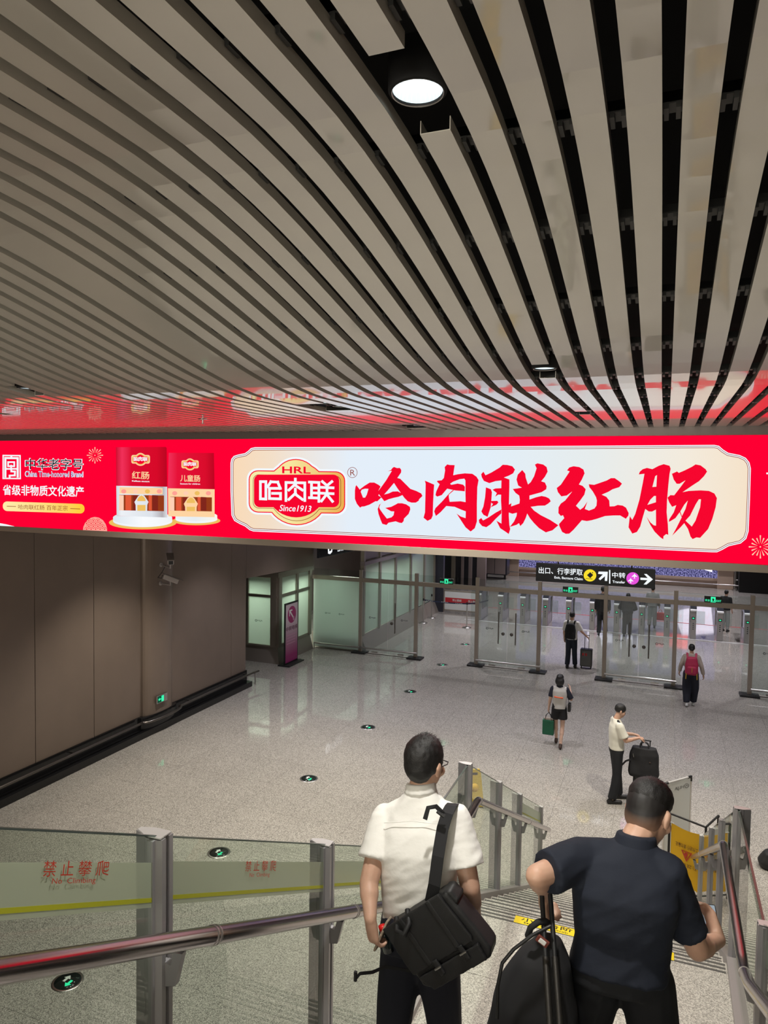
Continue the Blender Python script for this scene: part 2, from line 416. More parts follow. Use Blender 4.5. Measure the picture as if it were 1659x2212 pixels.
names = ['large bright downlight nearest the viewer in the gap of a cut slat', 'downlight under a slat end just before the red reflection on the right', 'small downlight over the white reflection right of centre', 'left one of a pair of downlights in the wide ceiling panel', 'right one of a pair of downlights in the wide ceiling panel', 'downlight in a black slot at the left edge of the slatted ceiling', 'narrow downlight just above the red pouch end of the lightbox', 'left one of two tiny downlights just above the middle of the lightbox', 'right one of two tiny downlights just above the middle of the lightbox', 'sliver of a downlight at the far left picture edge']
for i, (p, l) in enumerate(zip(lamp_pos, names)):
    downlight(p, .078 if p.y < 3 else .07, 260 if i == 0 else 320 if i == 1 else 170, l)
# ================================================================== STAIRS
st = MB().prism([(YL1+3.9, .001), (YL1, ZL-.05), (YL0, ZL-.05), (YU, ZU-.2), (YU, ZU-.7), (YL0, ZL-.45), (YL1, ZL-.45), (YL1+3.0, .001)], SXL-.02, SXR+.02, ax=0).build('stairs', 'concrete'); struct(st)
XA, XB = SXL+.02, SXR-.02
for k in range(3):
    x0 = XA+(XB-XA)/3*k; MB().box(x0+.0015, x0+(XB-XA)/3-.0015, YL0, YL0+.848, ZL-.05, ZL).build('landing_slab', 'granite_step', st)
    MB().box(x0+.0015, x0+(XB-XA)/3-.0015, YL0+.852, YL1-.002, ZL-.05, ZL).build('landing_slab', 'granite_step', st)
def step(y0, y1, z, nose):
    o = MB().box(XA, XB, y0, y1+.015, z-.15, z).build('step', 'granite_step', st)
    for d in (.015, .05, .085):
        MB().box(XA+.04, XB-.04, y1-d-.012, y1-d+.006, z-.002, z+.0025).build('nosing_strip', 'strip', o)
pbr('strip', (.10, .095, .085), .6)
RH = ZL/14
for k in range(13): step(YL1+.297*k, YL1+.297*(k+1)-.001, ZL-RH*(k+1), 1)
for k in range(15): step(YL0-.3*(k+1), YL0-.3*k-.001, ZL+.15*(k+1), 1)
for d in (.03, .075, .12): MB().box(XA+.04, XB-.04, YL1-d-.014, YL1-d+.006, ZL-.001, ZL+.0025).build('nosing_strip', 'strip', st)
# side kerbs under the glass
def zn(Y):
    if Y < YL0: return ZL+.5*(YL0-Y)
    if Y < YL1: return ZL
    return max(.0, ZL-.5*(Y-YL1))
pbr('kerb', (.30, .27, .26), .35)
for nm, xa, xb in (('trim_1', SXL-.06, SXL+.05), ('trim_2', SXR-.05, SXR+.06)):
    ys_ = [-.1, YL0, YL1, YL1+4.15]
    m = MB(); vs = []
    for y in ys_: vs += [(xa, y, zn(y)-.22 if y < 9 else 0), (xb, y, zn(y)-.22 if y < 9 else 0), (xb, y, zn(y)+.05), (xa, y, zn(y)+.05)]
    m.add(vs, [(4*i+j, 4*i+(j+1) % 4, 4*i+4+(j+1) % 4, 4*i+4+j) for i in range(3) for j in range(4)]+[(0, 1, 2, 3), (12, 13, 14, 15)])
    struct(m.build(nm, 'kerb'))
# yellow warning tape on the landing edge
tq = [onp(1115, 1976, 2, ZL), onp(1456, 2062, 2, ZL)]
ty = (tq[0].y+tq[1].y)/2
tp = thing('floor_tape', 'yellow floor tape with black writing along the edge of the stair landing', 'tape', (tq[0].x, ty, ZL+.003))
MB().box(0, tq[1].x-tq[0].x, -.095, 0, 0, .001).build('tape_strip', 'yellow_tape', tp)
up = Vector((0, 0, 1))
def tf(u, v): return Vector((u, v, ZL+.003))
tw = tq[1].x-tq[0].x
for k, (bd, wgt) in enumerate((('小心台阶', .012), )):
    lettering('lettering', bd, [(tq[0].x+.05, ty-.005), (tq[0].x+.46, ty-.005), (tq[0].x+.46, ty-.055), (tq[0].x+.05, ty-.055)], tf, 'black', tp, wgt, lift=.0015, nrm=up)
    lettering('lettering', 'Mind Your Step', [(tq[0].x+.08, ty-.065), (tq[0].x+.43, ty-.065), (tq[0].x+.43, ty-.085), (tq[0].x+.08, ty-.085)], tf, 'black', tp, .01, lift=.0015, nrm=up)
    art('warning_triangle', [[[(tq[0].x+.56, ty-.08), (tq[0].x+.65, ty-.08), (tq[0].x+.605, ty-.012)], [(tq[0].x+.575, ty-.073), (tq[0].x+.635, ty-.073), (tq[0].x+.605, ty-.025)]]], tf, 'black', tp, .0015, up)
    lettering('lettering', '小心台阶', [(tq[0].x+.72, ty-.005), (tq[0].x+1.1, ty-.005), (tq[0].x+1.1, ty-.055), (tq[0].x+.72, ty-.055)], tf, 'black', tp, wgt, lift=.0015, nrm=up)
# ---- glass balustrades
def ztop(Y):
    if Y <= 4.36: return CAMZ-1.165-.5*(Y-1.86)
    if Y <= 5.88: return 3.235
    return 3.235-.517*(Y-5.88)
RO = lambda y: .33 if y < 4.3 else .30
def balustrade(label, X, side, rail_x, posts, bands, group):
    t = thing('glass_balustrade', label, 'balustrade', (X, 5.8, 0), 0)
    L = lambda p: Vector(p)-Vector((X, 5.8, 0))
    s = side     # direction of the outward fin
    for i, y in enumerate(posts):
        zt = ztop(y); zb = max(0, zn(y)-.05)
        m = MB()
        m.prism([(x*s, yy) for x, yy in ((-.034, -.026), (-.012, -.034), (-.012, -.045), (.012, -.045), (.012, -.034), (.034, -.028), (.034, -.012), (.022, -.012), (.022, .012), (.034, .012), (.034, .028), (-.034, .028), (-.034, .010), (-.024, .010), (-.024, -.008), (-.034, -.008))], zb, zt)
        o = m.build('post', 'alu', t, (0, y-5.8, 0))
        MB().prism([(.036*s, -.026), (.085*s, -.008), (.085*s, .008), (.036*s, .026)], zb, zt+.004).build('post_fin', 'alu', o)
        MB().prism([(-.03*s, -.03), (.03*s, -.03), (.08*s, -.006), (.08*s, .01), (.03*s, .025), (-.03*s, .025)], zt+.004, zt+.008).build('post_cap', 'alu_light', o)
        # bracket carrying the rail
        if y > -2:
            zr = ztop(y)-RO(y)
            rx = rail_x-X
            b = MB().prism([(0, zr-.14), (rx*.4, zr-.16), (rx*.8, zr-.15), (rx*1.12, zr-.035), (rx*.75, zr-.04), (rx*.62, zr-.085), (0, zr-.07)], -.012, .012, ax=1)
            b.build('rail_bracket', 'alu', o, (0, .0, 0))
    for i, (a, b) in enumerate(zip(posts, posts[1:])):
        a0, b0 = a+.02, b-.02
        zb0, zb1 = max(.06, zn(a0)+.03), max(.06, zn(b0)+.03)
        g = MB().prism([(a0-5.8, zb0), (b0-5.8, zb1), (b0-5.8, ztop(b0)-.006), (a0-5.8, ztop(a0)-.006)], -.006, .006, ax=0).build('glass_panel', 'stair_glass', t)
        MB().prism([(a0-5.8, ztop(a0)-.006), (b0-5.8, ztop(b0)-.006), (b0-5.8, ztop(b0)), (a0-5.8, ztop(a0))], -.007, .007, ax=0).build('edge_strip', 'glass_edge', g)
        if i in bands:
            d0, d1 = .088, .235; e0, e1 = .203, .218
            q = lambda u, v: [(a0+.005-5.8, ztop(a0)-u), (b0-.005-5.8, ztop(b0)-u), (b0-.005-5.8, ztop(b0)-v), (a0+.005-5.8, ztop(a0)-v)]
            MB().prism(q(d0, d1), .0065, .0075, ax=0).build('warning_band', 'band_film', g)
            MB().prism(q(e0, e1), .0080, .0086, ax=0).build('yellow_stripe', 'lime', g)
    return t, L
pbr('lime', (.42, .43, .02), .5)
pbr('glass_edge', (.13, .16, .145), .12, .5)
pbr('sign_red', (.50, .035, .015), .5)
PL = [-.64, .61, 1.86, 3.11, 4.36, 5.88, 7.15, 8.34, 10.02]
RXL = SXL+.09
tl, _ = balustrade('glass balustrade with metal posts along the left side of the stairs', SXL, -1, RXL, PL, (0, 1, 2, 3, 7), None)
PR = [-.64, .61, 1.86, 3.11, 4.36, 5.88, 7.15, 8.34, 10.02]
RXR = SXR-.09
tr_, _ = balustrade('glass balustrade with metal posts along the right side of the stairs', SXR, 1, RXR, PR, (0, 1, 2, 3, 5, 6, 7), None)
def rail(t, X, name):
    bx_ = X-(SXL if X < 0 else SXR)
    pts = [(bx_, y-5.8, ztop(y)-RO(y)) for y in (-1.2, 4.32)]
    f = lambda y: (bx_, y-5.8, ztop(y)-RO(y))
    pts = [f(-1.2), f(1.0), f(2.5), f(4.1), f(4.3), f(4.36), f(4.5), f(5.2), f(5.84), f(5.9), f(6.0), f(8), f(10.25)]
    o = MB().tube(pts, .031, 16).build('handrail', 'rail_steel', t)
    for y in (2.02, 3.24, 4.33, 5.9, 8.5):
        a, b = Vector(f(y)), Vector(f(y+.02)); d = (b-a).normalized()
        for q in (0, .022): MB().tube([a+d*q, a+d*(q+.008)], .0335, 16).build('rail_sleeve', 'steel', o)
rail(tl, RXL, 'l'); rail(tr_, RXR, 'r')
gx = lambda x, y: onp(x, y, 0, SXL)
NX = Vector((1, 0, 0))
gl = [o for o in tl.children if o.name.startswith('glass_panel')]
g1 = gl[1]; g2 = gl[2]
for g, qa, qb in ((g1, ((85, 1857), (229, 1857), (229, 1889), (85, 1892)), ((104, 1895), (200, 1893), (200, 1908), (104, 1911))), (g2, ((524, 1858), (591, 1857), (591, 1880), (524, 1881)), ((533, 1884), (577, 1883), (577, 1894), (533, 1896)))):
    lettering('lettering', '禁 止 攀 爬', qa, gx, 'sign_red', g, .0, .15, .0125, NX)
    lettering('lettering', 'No  Climbing', qb, gx, 'sign_red', g, .0, .15, .0125, NX)

# ================================================================== LIGHTBOX
ZT = CAMZ+.559; ZBt = CAMZ-.866
lb = thing('advertising_lightbox', 'long illuminated red lightbox with white plaque and red brush lettering under the slatted ceiling', 'lightbox', (-4.5, YB, ZBt-.08))
lo = lambda: None
def lbx(m, name, mat): return m.build(name, mat, lb, Vector((4.5, -YB, -(ZBt-.08))))
XR = 3.2
lbx(MB().box(WX+.02, XR, YB+.012, YB+.36, ZBt-.02, ZT+.02), 'casing', 'brown_frame')
lbx(MB().box(WX+.02, XR, YB-.045, YB+.10, ZT, ZT+.13), 'top_frame', 'top_frame')
lbx(MB().box(WX+.02, XR, YB-.055, YB+.36, ZBt-.085, ZBt), 'bottom_frame', 'bronze_frame')
lbx(MB().box(WX+.02, XR, YB, YB+.012, ZBt, ZT), 'light_panel', emis('lit_red', (1.0, .0, .033), 1.0))
BF = lambda x, y: onp(x, y, 1, YB)
lay = [0]
def BA(name, loops, mat, dl=1):
    lay[0] += dl; return art(name, loops, BF, mat, lb, .0006*lay[0]+.0006)
def BT(name, body, quad, mat, w=0, sh=0, dl=1):
    lay[0] += dl; return lettering(name, body, quad, BF, mat, lb, w, sh, .0006*lay[0]+.0006)
def ramp_emis(name, stops, px0, px1, s=1.0, vert=False):
    m, nt, b = newmat(name); nt.nodes.remove(b)
    g = nt.nodes.new('ShaderNodeNewGeometry'); sp = nt.nodes.new('ShaderNodeSeparateXYZ'); nt.links.new(g.outputs['Position'], sp.inputs[0])
    mr = nt.nodes.new('ShaderNodeMapRange')
    a, c = (BF(*px0), BF(*px1))
    mr.inputs[1].default_value = a.z if vert else a.x; mr.inputs[2].default_value = c.z if vert else c.x
    nt.links.new(sp.outputs['Z' if vert else 'X'], mr.inputs[0])
    r = nt.nodes.new('ShaderNodeValToRGB'); cr = r.color_ramp
    while len(cr.elements) < len(stops): cr.elements.new(.5)
    for e, (p, cc) in zip(cr.elements, stops): e.position = p; e.color = (*cc, 1)
    nt.links.new(mr.outputs[0], r.inputs[0])
    e = nt.nodes.new('ShaderNodeEmission'); e.inputs[1].default_value = s; nt.links.new(r.outputs[0], e.inputs[0])
    nt.links.new(e.outputs[0], nt.nodes['Material Output'].inputs[0]); return m
def inset(P, d):
    n = len(P); A = sum(P[i][0]*P[(i+1) % n][1]-P[(i+1) % n][0]*P[i][1] for i in range(n)); sg = 1 if A > 0 else -1; out = []
    for i in range(n):
        a, b, c = Vector(P[i-1]), Vector(P[i]), Vector(P[(i+1) % n]); t1 = (b-a).normalized(); t2 = (c-b).normalized()
        nn = (Vector((-t1.y, t1.x))+Vector((-t2.y, t2.x))); nn = nn.normalized() if nn.length > 1e-6 else Vector((-t1.y, t1.x))
        k = max(.5, nn.dot(Vector((-t1.y, t1.x)))); out.append(tuple(b+nn*(sg*d/k)))
    return out
emis('print_white', (.90, .95, 1.0), 1.0); emis('print_line', (.30, .06, .04), 1.0); emis('print_red', (.93, .002, .028), 1.0)
emis('print_black', (.012, .012, .02), 1.0); emis('print_pink', (1, .36, .30), 1.0); emis('print_deep', (.50, .002, .012), 1.0)
emis('print_gold', (.86, .52, .12), 1.0); emis('print_brown', (.30, .045, .01), 1.0); emis('print_cream', (1, .66, .36), 1.0)
plq = [(498, 1000), (500, 991), (505, 985), (514, 982), (529, 979), (536, 974), (542, 968), (551, 966), (900, 965), (1250, 963), (1543, 961), (1553, 963), (1562, 971), (1573, 978), (1598, 983), (1611, 989), (1619, 999), (1622, 1012), (1620, 1080), (1617, 1148), (1612, 1164), (1600, 1174), (1574, 1180), (1560, 1188), (1549, 1193), (1538, 1193), (1250, 1180), (900, 1163), (547, 1148), (539, 1145), (529, 1137), (518, 1132), (506, 1125), (500, 1113), (498, 1060)]
BA('plaque_border', [[plq]], 'print_white'); BA('plaque_border', [[inset(plq, 2.2)]], 'print_line'); BA('plaque_border', [[inset(plq, 3.4)]], 'print_white'); BA('plaque_border', [[inset(plq, 5.5)]], 'print_brown')
ramp_emis('plaque_print', [(0, (.95, .70, .47)), (.1, (.90, .74, .58)), (.28, (.78, .86, .95)), (.55, (.76, .86, .95)), (.75, (.80, .84, .84)), (.9, (.90, .83, .72)), (1, (.92, .76, .58))], (498, 1060), (1622, 1080))
BA('plaque', [[inset(plq, 6.8)]], 'plaque_print')
# brush lettering traced stroke by stroke
k3 = 300/1659
def A3(P): return [(760+x*k3, 980+y*k3) for x, y in P]
def B3(P): return [(1020+x*k3, 980+y*k3) for x, y in P]
def C3(P): return [(1280+x*k3, 980+y*k3) for x, y in P]
CH = [
 ('brush_character_ha', [
  [A3([(55, 375), (75, 400), (95, 428), (150, 385), (215, 345), (270, 345), (320, 372), (345, 392), (318, 445), (330, 470), (318, 500), (355, 522), (305, 570), (285, 568), (210, 610), (150, 630), (120, 632), (100, 645), (62, 600), (38, 540), (38, 440), (45, 395)]), A3([(160, 418), (200, 420), (180, 490), (160, 525), (135, 525), (108, 455), (120, 430)])],
  [A3([(430, 208), (470, 195), (485, 172), (505, 158), (540, 172), (575, 170), (592, 195), (590, 225), (545, 290), (580, 300), (640, 360), (700, 420), (770, 445), (830, 475), (845, 505), (805, 545), (800, 562), (765, 585), (715, 585), (670, 570), (630, 530), (605, 495), (560, 515), (500, 528), (440, 545), (390, 568), (355, 525), (315, 470), (318, 445), (345, 410), (410, 320), (440, 270), (480, 205)]), A3([(505, 350), (455, 410), (388, 488), (440, 475), (490, 452), (550, 450), (585, 468), (540, 405)])],
  [A3([(385, 568), (345, 600), (328, 640), (335, 660), (375, 718), (420, 775), (475, 760), (500, 735), (508, 690), (470, 688), (430, 665), (400, 648), (470, 635), (520, 610), (550, 592), (600, 592), (650, 605), (695, 635), (700, 665), (680, 720), (625, 775), (620, 805), (600, 828), (570, 825), (525, 808), (440, 825), (415, 852), (365, 838), (345, 790), (320, 720), (310, 660), (330, 610)])]]),
 ('brush_character_rou', [
  [A3([(873, 322), (915, 340), (985, 370), (980, 440), (972, 600), (968, 740), (950, 780), (905, 803), (858, 765), (875, 700), (880, 500), (883, 360)])],
  [A3([(1110, 160), (1140, 128), (1170, 135), (1230, 137), (1222, 190), (1212, 258), (1270, 245), (1350, 235), (1440, 240), (1490, 275), (1515, 315), (1500, 400), (1495, 600), (1495, 810), (1470, 890), (1420, 930), (1360, 880), (1320, 820), (1252, 715), (1300, 750), (1360, 770), (1362, 690), (1358, 460), (1358, 320), (1345, 298), (1290, 305), (1210, 335), (1175, 360), (1190, 372), (1265, 357), (1330, 370), (1352, 395), (1350, 450), (1305, 445), (1240, 440), (1140, 418), (1100, 465), (1075, 495), (1020, 513), (1000, 495), (1010, 450), (1050, 365), (1018, 335), (1025, 322), (1075, 318), (1100, 290), (1115, 200)])],
  [A3([(1235, 425), (1160, 490), (1160, 520), (1170, 575), (1300, 568), (1365, 580), (1365, 690), (1310, 670), (1230, 635), (1130, 625), (1060, 700), (1005, 745), (985, 690), (1000, 650), (1080, 570), (1150, 490), (1200, 440)])]]),
 ('brush_character_lian', [
  [B3([(108, 245), (135, 215), (160, 258), (230, 225), (330, 165), (365, 132), (420, 135), (480, 150), (512, 190), (490, 235), (440, 262), (380, 285), (445, 308), (445, 400), (440, 600), (438, 740), (445, 850), (455, 900), (438, 960), (410, 940), (335, 890), (290, 800), (350, 835), (353, 700), (345, 560), (348, 420), (350, 320), (280, 328), (205, 352), (140, 325), (115, 280)])],
  [B3([(165, 402), (225, 425), (237, 460), (230, 560), (222, 640), (185, 755), (135, 730), (110, 690), (135, 630), (155, 520)])],
  [B3([(243, 430), (280, 415), (352, 412), (352, 490), (310, 490), (275, 515), (295, 470)])],
  [B3([(226, 565), (300, 563), (315, 582), (290, 610), (222, 640), (250, 600), (230, 590)])],
  [B3([(80, 790), (110, 768), (130, 798), (190, 765), (280, 705), (350, 666), (350, 713), (280, 780), (220, 845), (170, 878), (120, 865), (85, 825)])],
  [B3([(598, 195), (635, 240), (640, 285), (668, 370), (720, 400), (600, 410), (550, 380), (530, 310), (545, 250)])],
  [B3([(750, 130), (780, 115), (850, 130), (890, 160), (902, 215), (870, 275), (825, 330), (870, 345), (890, 390), (885, 425), (830, 460), (740, 485), (685, 500), (685, 548), (765, 520), (830, 505), (880, 515), (920, 535), (940, 568), (910, 595), (870, 620), (790, 622), (700, 635), (740, 680), (820, 735), (930, 790), (1030, 855), (1000, 880), (960, 915), (880, 940), (800, 890), (740, 830), (690, 770), (658, 715), (640, 770), (610, 830), (575, 865), (560, 830), (530, 850), (450, 875), (500, 810), (530, 745), (535, 705), (480, 718), (430, 700), (430, 615), (470, 590), (465, 630), (565, 595), (570, 550), (562, 500), (520, 470), (485, 422), (540, 415), (600, 405), (665, 370), (700, 340), (740, 270), (770, 175)])]]),
 ('brush_character_hong', [
  [B3([(1133, 200), (1160, 165), (1210, 150), (1280, 160), (1330, 190), (1343, 235), (1310, 310), (1275, 368), (1320, 385), (1357, 425), (1340, 490), (1290, 560), (1240, 622), (1290, 670), (1330, 640), (1378, 570), (1345, 660), (1395, 680), (1460, 655), (1485, 620), (1490, 560), (1480, 520), (1440, 450), (1400, 400), (1393, 365)])+C3([(20, 372), (70, 355), (170, 320), (220, 292), (265, 292), (320, 330), (352, 358), (320, 400), (240, 425), (190, 455), (110, 490), (165, 515), (200, 560), (205, 630), (260, 628), (300, 612), (360, 620), (400, 645), (432, 710), (428, 740), (398, 778), (330, 738), (250, 738), (150, 745), (60, 775)])+B3([(1428, 795), (1370, 805), (1310, 795), (1280, 830), (1210, 910), (1160, 955), (1120, 958), (1075, 935), (1040, 860), (1038, 840), (1100, 770), (1085, 735), (1060, 745), (1030, 710), (1032, 640), (1060, 595), (1110, 560), (1150, 510), (1195, 452), (1130, 500), (1065, 510), (1025, 460), (1010, 410), (1060, 370), (1120, 280), (1165, 212)])]]),
 ('brush_character_chang', [
  [C3([(552, 248), (565, 215), (600, 185), (650, 170), (715, 185), (790, 145), (850, 125), (920, 145), (933, 180), (920, 240), (905, 380), (890, 560), (885, 700), (900, 850), (905, 970), (880, 960), (848, 985), (845, 1022), (810, 1000), (740, 930), (690, 850), (643, 750), (690, 820), (730, 855), (758, 860), (757, 668), (710, 692), (670, 690), (630, 660), (600, 760), (570, 870), (530, 935), (475, 955), (430, 880), (445, 745), (475, 790), (510, 720), (560, 550), (600, 350), (620, 240)]), C3([(770, 255), (748, 270), (715, 398), (762, 395)]), C3([(757, 505), (735, 505), (690, 550), (655, 612), (757, 580)])],
  [C3([(948, 240), (1010, 212), (1030, 230), (1100, 200), (1190, 155), (1230, 128), (1290, 140), (1350, 185), (1368, 215), (1330, 270), (1270, 330), (1200, 375), (1075, 460), (1150, 445), (1290, 438), (1390, 445), (1455, 475), (1485, 530), (1470, 640), (1430, 780), (1380, 900), (1285, 1005), (1240, 1000), (1195, 1020), (1170, 990), (1140, 900), (1095, 830), (1050, 880), (950, 980), (1000, 890), (1065, 760), (1040, 700), (990, 770), (940, 800), (912, 815), (915, 785), (970, 700), (1000, 615), (950, 635), (915, 580), (895, 525), (930, 495), (975, 497), (1050, 400), (1110, 318), (1040, 360), (1005, 360), (970, 310)]), C3([(1295, 545), (1270, 545), (1235, 600), (1165, 740), (1110, 800), (1185, 870), (1230, 800), (1285, 640)]), C3([(1138, 560), (1095, 610), (1048, 690), (1068, 745), (1110, 660)])]]),
]
lay[0] += 1
for nm, isl in CH: BA('brush_character', isl, 'print_red', 0)
# badge
def D3(P): return [(490+x*k3, 950+y*k3) for x, y in P]
def badge(d, fn, mat, top=True):
    sl = lambda P: [(x, y+(x-840)*.014) for x, y in P]
    isl = [[fn(sl(rrect(240+d, 347+d, 1440-d, 900-d, max(20, 130-d*.8))))]]
    if top: isl.append([fn(sl(ellipse(828, 502, 297-d, 297-d)))])
    isl.append([fn(sl(ellipse(835, 640, 405-d, 405-d)))])
    BA('badge', isl, mat)
def small_badge(cx, cy, s):
    return lambda P: [(cx+(x-840)*s, cy+(y-625)*s) for x, y in P]
ramp_emis('print_goldramp', [(0, (.93, .84, .42)), (.45, (.93, .80, .35)), (1, (.82, .40, .06))], (530, 1060), (752, 1060))
badge(0, D3, 'print_white'); badge(24, D3, 'print_red'); badge(36, D3, 'print_goldramp'); badge(74, D3, 'print_brown', False); badge(80, D3, 'print_goldramp', False)
BA('badge', [[D3(ellipse(828, 505, 262, 262))]], 'print_goldramp')
BA('badge', [[D3(rrect(328, 416, 1345, 806, 70))], [D3(ellipse(832, 562, 365, 365))[0:21]]], 'print_red')
WS = [[(405, 500), (405, 705), (470, 708), (470, 500), (405, 500)], [(492, 560), (530, 502), (612, 506), (642, 580), (512, 580), (512, 702), (645, 706), (645, 640), (550, 640)],
 [(710, 725), (710, 510), (935, 515), (935, 725)], [(822, 470), (822, 530), (745, 600)], [(822, 545), (905, 600)], [(822, 590), (822, 640), (745, 712)], [(822, 650), (905, 712)],
 [(990, 505), (1103, 510), (1103, 735)], [(1015, 510), (1015, 690)], [(1015, 575), (1095, 577)], [(1015, 635), (1095, 637)], [(990, 692), (1103, 696)],
 [(1145, 500), (1200, 548), (1258, 500)], [(1130, 568), (1272, 574)], [(1130, 638), (1272, 644)], [(1200, 568), (1200, 645), (1135, 730)], [(1200, 655), (1265, 735)]]
BA('badge_lettering', [[D3(l)] for p in WS for st_ in stroke(p, 31) for l in st_], 'print_white')
BT('badge_lettering', 'HRL', D3([(665, 318), (1005, 322), (1005, 405), (665, 400)]), 'print_red', .02)
BT('badge_lettering', 'Since1913', D3([(630, 775), (1015, 788), (1015, 862), (630, 852)]), 'print_white', .012, .25)
BA('registered_mark', [[D3(ellipse(1504, 391, 60, 64)), D3(ellipse(1504, 391, 54, 58))]], 'print_line')
BT('registered_mark', 'R', D3([(1478, 358), (1536, 358), (1536, 428), (1478, 428)]), 'print_line')
# left-hand print
k5 = 260/1659
def E5(P): return [(x*k5, 940+y*k5) for x, y in P]
S5 = [[(52, 280), (285, 283), (288, 598), (52, 596), (52, 280)], [(165, 285), (165, 310)], [(82, 570), (82, 315), (252, 317), (252, 570)], [(120, 372), (205, 372), (205, 428), (120, 428), (120, 372)], [(162, 420), (162, 465)], [(105, 465), (228, 465)], [(162, 465), (165, 500), (215, 502), (212, 555), (140, 558), (142, 590)]]
BA('heritage_mark', [[E5(l)] for p, wd in zip(S5, (18, 24, 28, 22, 22, 22, 24)) for st_ in stroke(p, wd) for l in st_], 'print_white')
q = E5([(362, 322), (1150, 330), (1150, 478), (362, 470)])
BT('lettering_outline', '中华老字号', E5([(350, 312), (1162, 320), (1162, 490), (350, 480)]), 'print_white', .032)
BT('lettering', '中华老字号', q, 'print_black', .004)
BT('lettering_outline', 'China Time-honored Brand', E5([(352, 492), (1158, 500), (1158, 582), (352, 576)]), 'print_white', .03)
emis('print_blue', (.10, .18, .45), 1.0)
BT('lettering', 'China Time-honored Brand', E5([(362, 500), (1146, 508), (1146, 575), (362, 568)]), 'print_blue', .0)
BT('lettering', '省级非物质文化遗产', E5([(48, 680), (1166, 704), (1166, 855), (48, 828)]), 'print_white', .018)
ramp_emis('print_yellowramp', [(0, (1, .85, .42)), (1, (1, .60, .03))], (8, 1090), (184, 1100))
sk = lambda P: [(x, y+(x-600)*.033) for x, y in P]
BA('slogan_pill', [[E5(sk(rrect(50, 930, 1175, 1062, 60)))]], 'print_yellowramp')
BT('lettering', '哈肉联红肠 百年正宗', E5([(262, 955), (942, 972), (942, 1044), (262, 1020)]), 'print_brown')
BA('slogan_dash', [[E5([(105, 975), (232, 979), (232, 987), (105, 983)])], [E5([(980, 1008), (1115, 1012), (1115, 1020), (980, 1016)])]], 'print_brown')
def firework(fn, cx, cy, r, n=16):
    isl = []
    for i in range(n):
        a = 2*PI*i/n; r0, r1 = r*(.22 if i % 2 else .3), r*(.8 if i % 2 else .98); w_ = r*.06
        c, s = math.cos(a), math.sin(a)
        isl.append([fn([(cx+c*r0, cy+s*r0), (cx+c*r1-s*w_, cy+s*r1+c*w_), (cx+c*r1*1.03, cy+s*r1*1.03), (cx+c*r1+s*w_, cy+s*r1-c*w_)])])
    isl.append([fn(ellipse(cx, cy, r*.07, r*.07, 10))]); BA('firework_print', isl, 'print_pale')
emis('print_pale', (1, .62, .45), 1.0)
firework(E5, 1320, 278, 112); firework(lambda P: P, 1642, 1181, 25)
dome = [(1155, 1310), (1162, 1262), (1185, 1210), (1220, 1168), (1265, 1138), (1318, 1126), (1375, 1136), (1430, 1170), (1468, 1225), (1486, 1280), (1488, 1325)]
BA('scallop_dome_print', [[E5(dome)]], 'print_pink')
isl = []
for r_ in range(5):
    for c_ in range(6):
        x = 1175+c_*62+(31 if r_ % 2 else 0); y = 1180+r_*38
        if (x-1320)**2+(y-1300)**2 < 150**2 and y < 1312+ (x-1155)*.04:
            isl.append([E5(ellipse(x, y, 9, 9, 10))]); isl.append([E5(ellipse(x, y, 30, 28, 12, PI, 2*PI)+ellipse(x, y, 24, 22, 12, 2*PI, PI))])
BA('scallop_dome_print', isl, 'print_red')
BA('corner_print', [[E5([(0, 1210), (100, 1228), (215, 1257), (0, 1253)])]], 'print_white')
# sausage pouches on round podiums
k6 = 270/1659
def F6(P): return [(230+x*k6, 940+y*k6) for x, y in P]
ramp_emis('print_pouch', [(0, (.62, .005, .03)), (.12, (.88, .03, .10)), (.3, (.72, .004, .03)), (.8, (.68, .003, .022)), (1, (.48, .002, .015))], (255, 1000), (365, 1000))
ramp_emis('print_pouch2', [(0, (.88, .03, .10)), (.2, (.80, .006, .04)), (.8, (.70, .004, .025)), (1, (.50, .002, .015))], (366, 1000), (466, 1000))
ramp_emis('print_podium', [(0, (.72, .80, .86)), (.3, (.95, .97, 1)), (.8, (.80, .85, .88)), (1, (.95, .93, .85))], (250, 1120), (470, 1120))
ramp_emis('print_silver', [(0, (.60, .66, .70)), (.1, (.85, .88, .92)), (.7, (.72, .76, .82)), (.9, (.45, .42, .45)), (1, (.75, .78, .82))], (255, 1080), (366, 1080))
def podium(cx, cy, rx, ry):
    BA('podium_print', [[F6(ellipse(cx, cy+30, rx*1.14, ry*1.15))]], 'print_gold')
    for dy in (12, 0, -12, -24, -36): BA('podium_print', [[F6(ellipse(cx, cy+dy, rx, ry))]], 'print_podium' if dy != 0 else 'print_white')
podium(1205, 1105, 278, 52); podium(495, 1130, 393, 78)
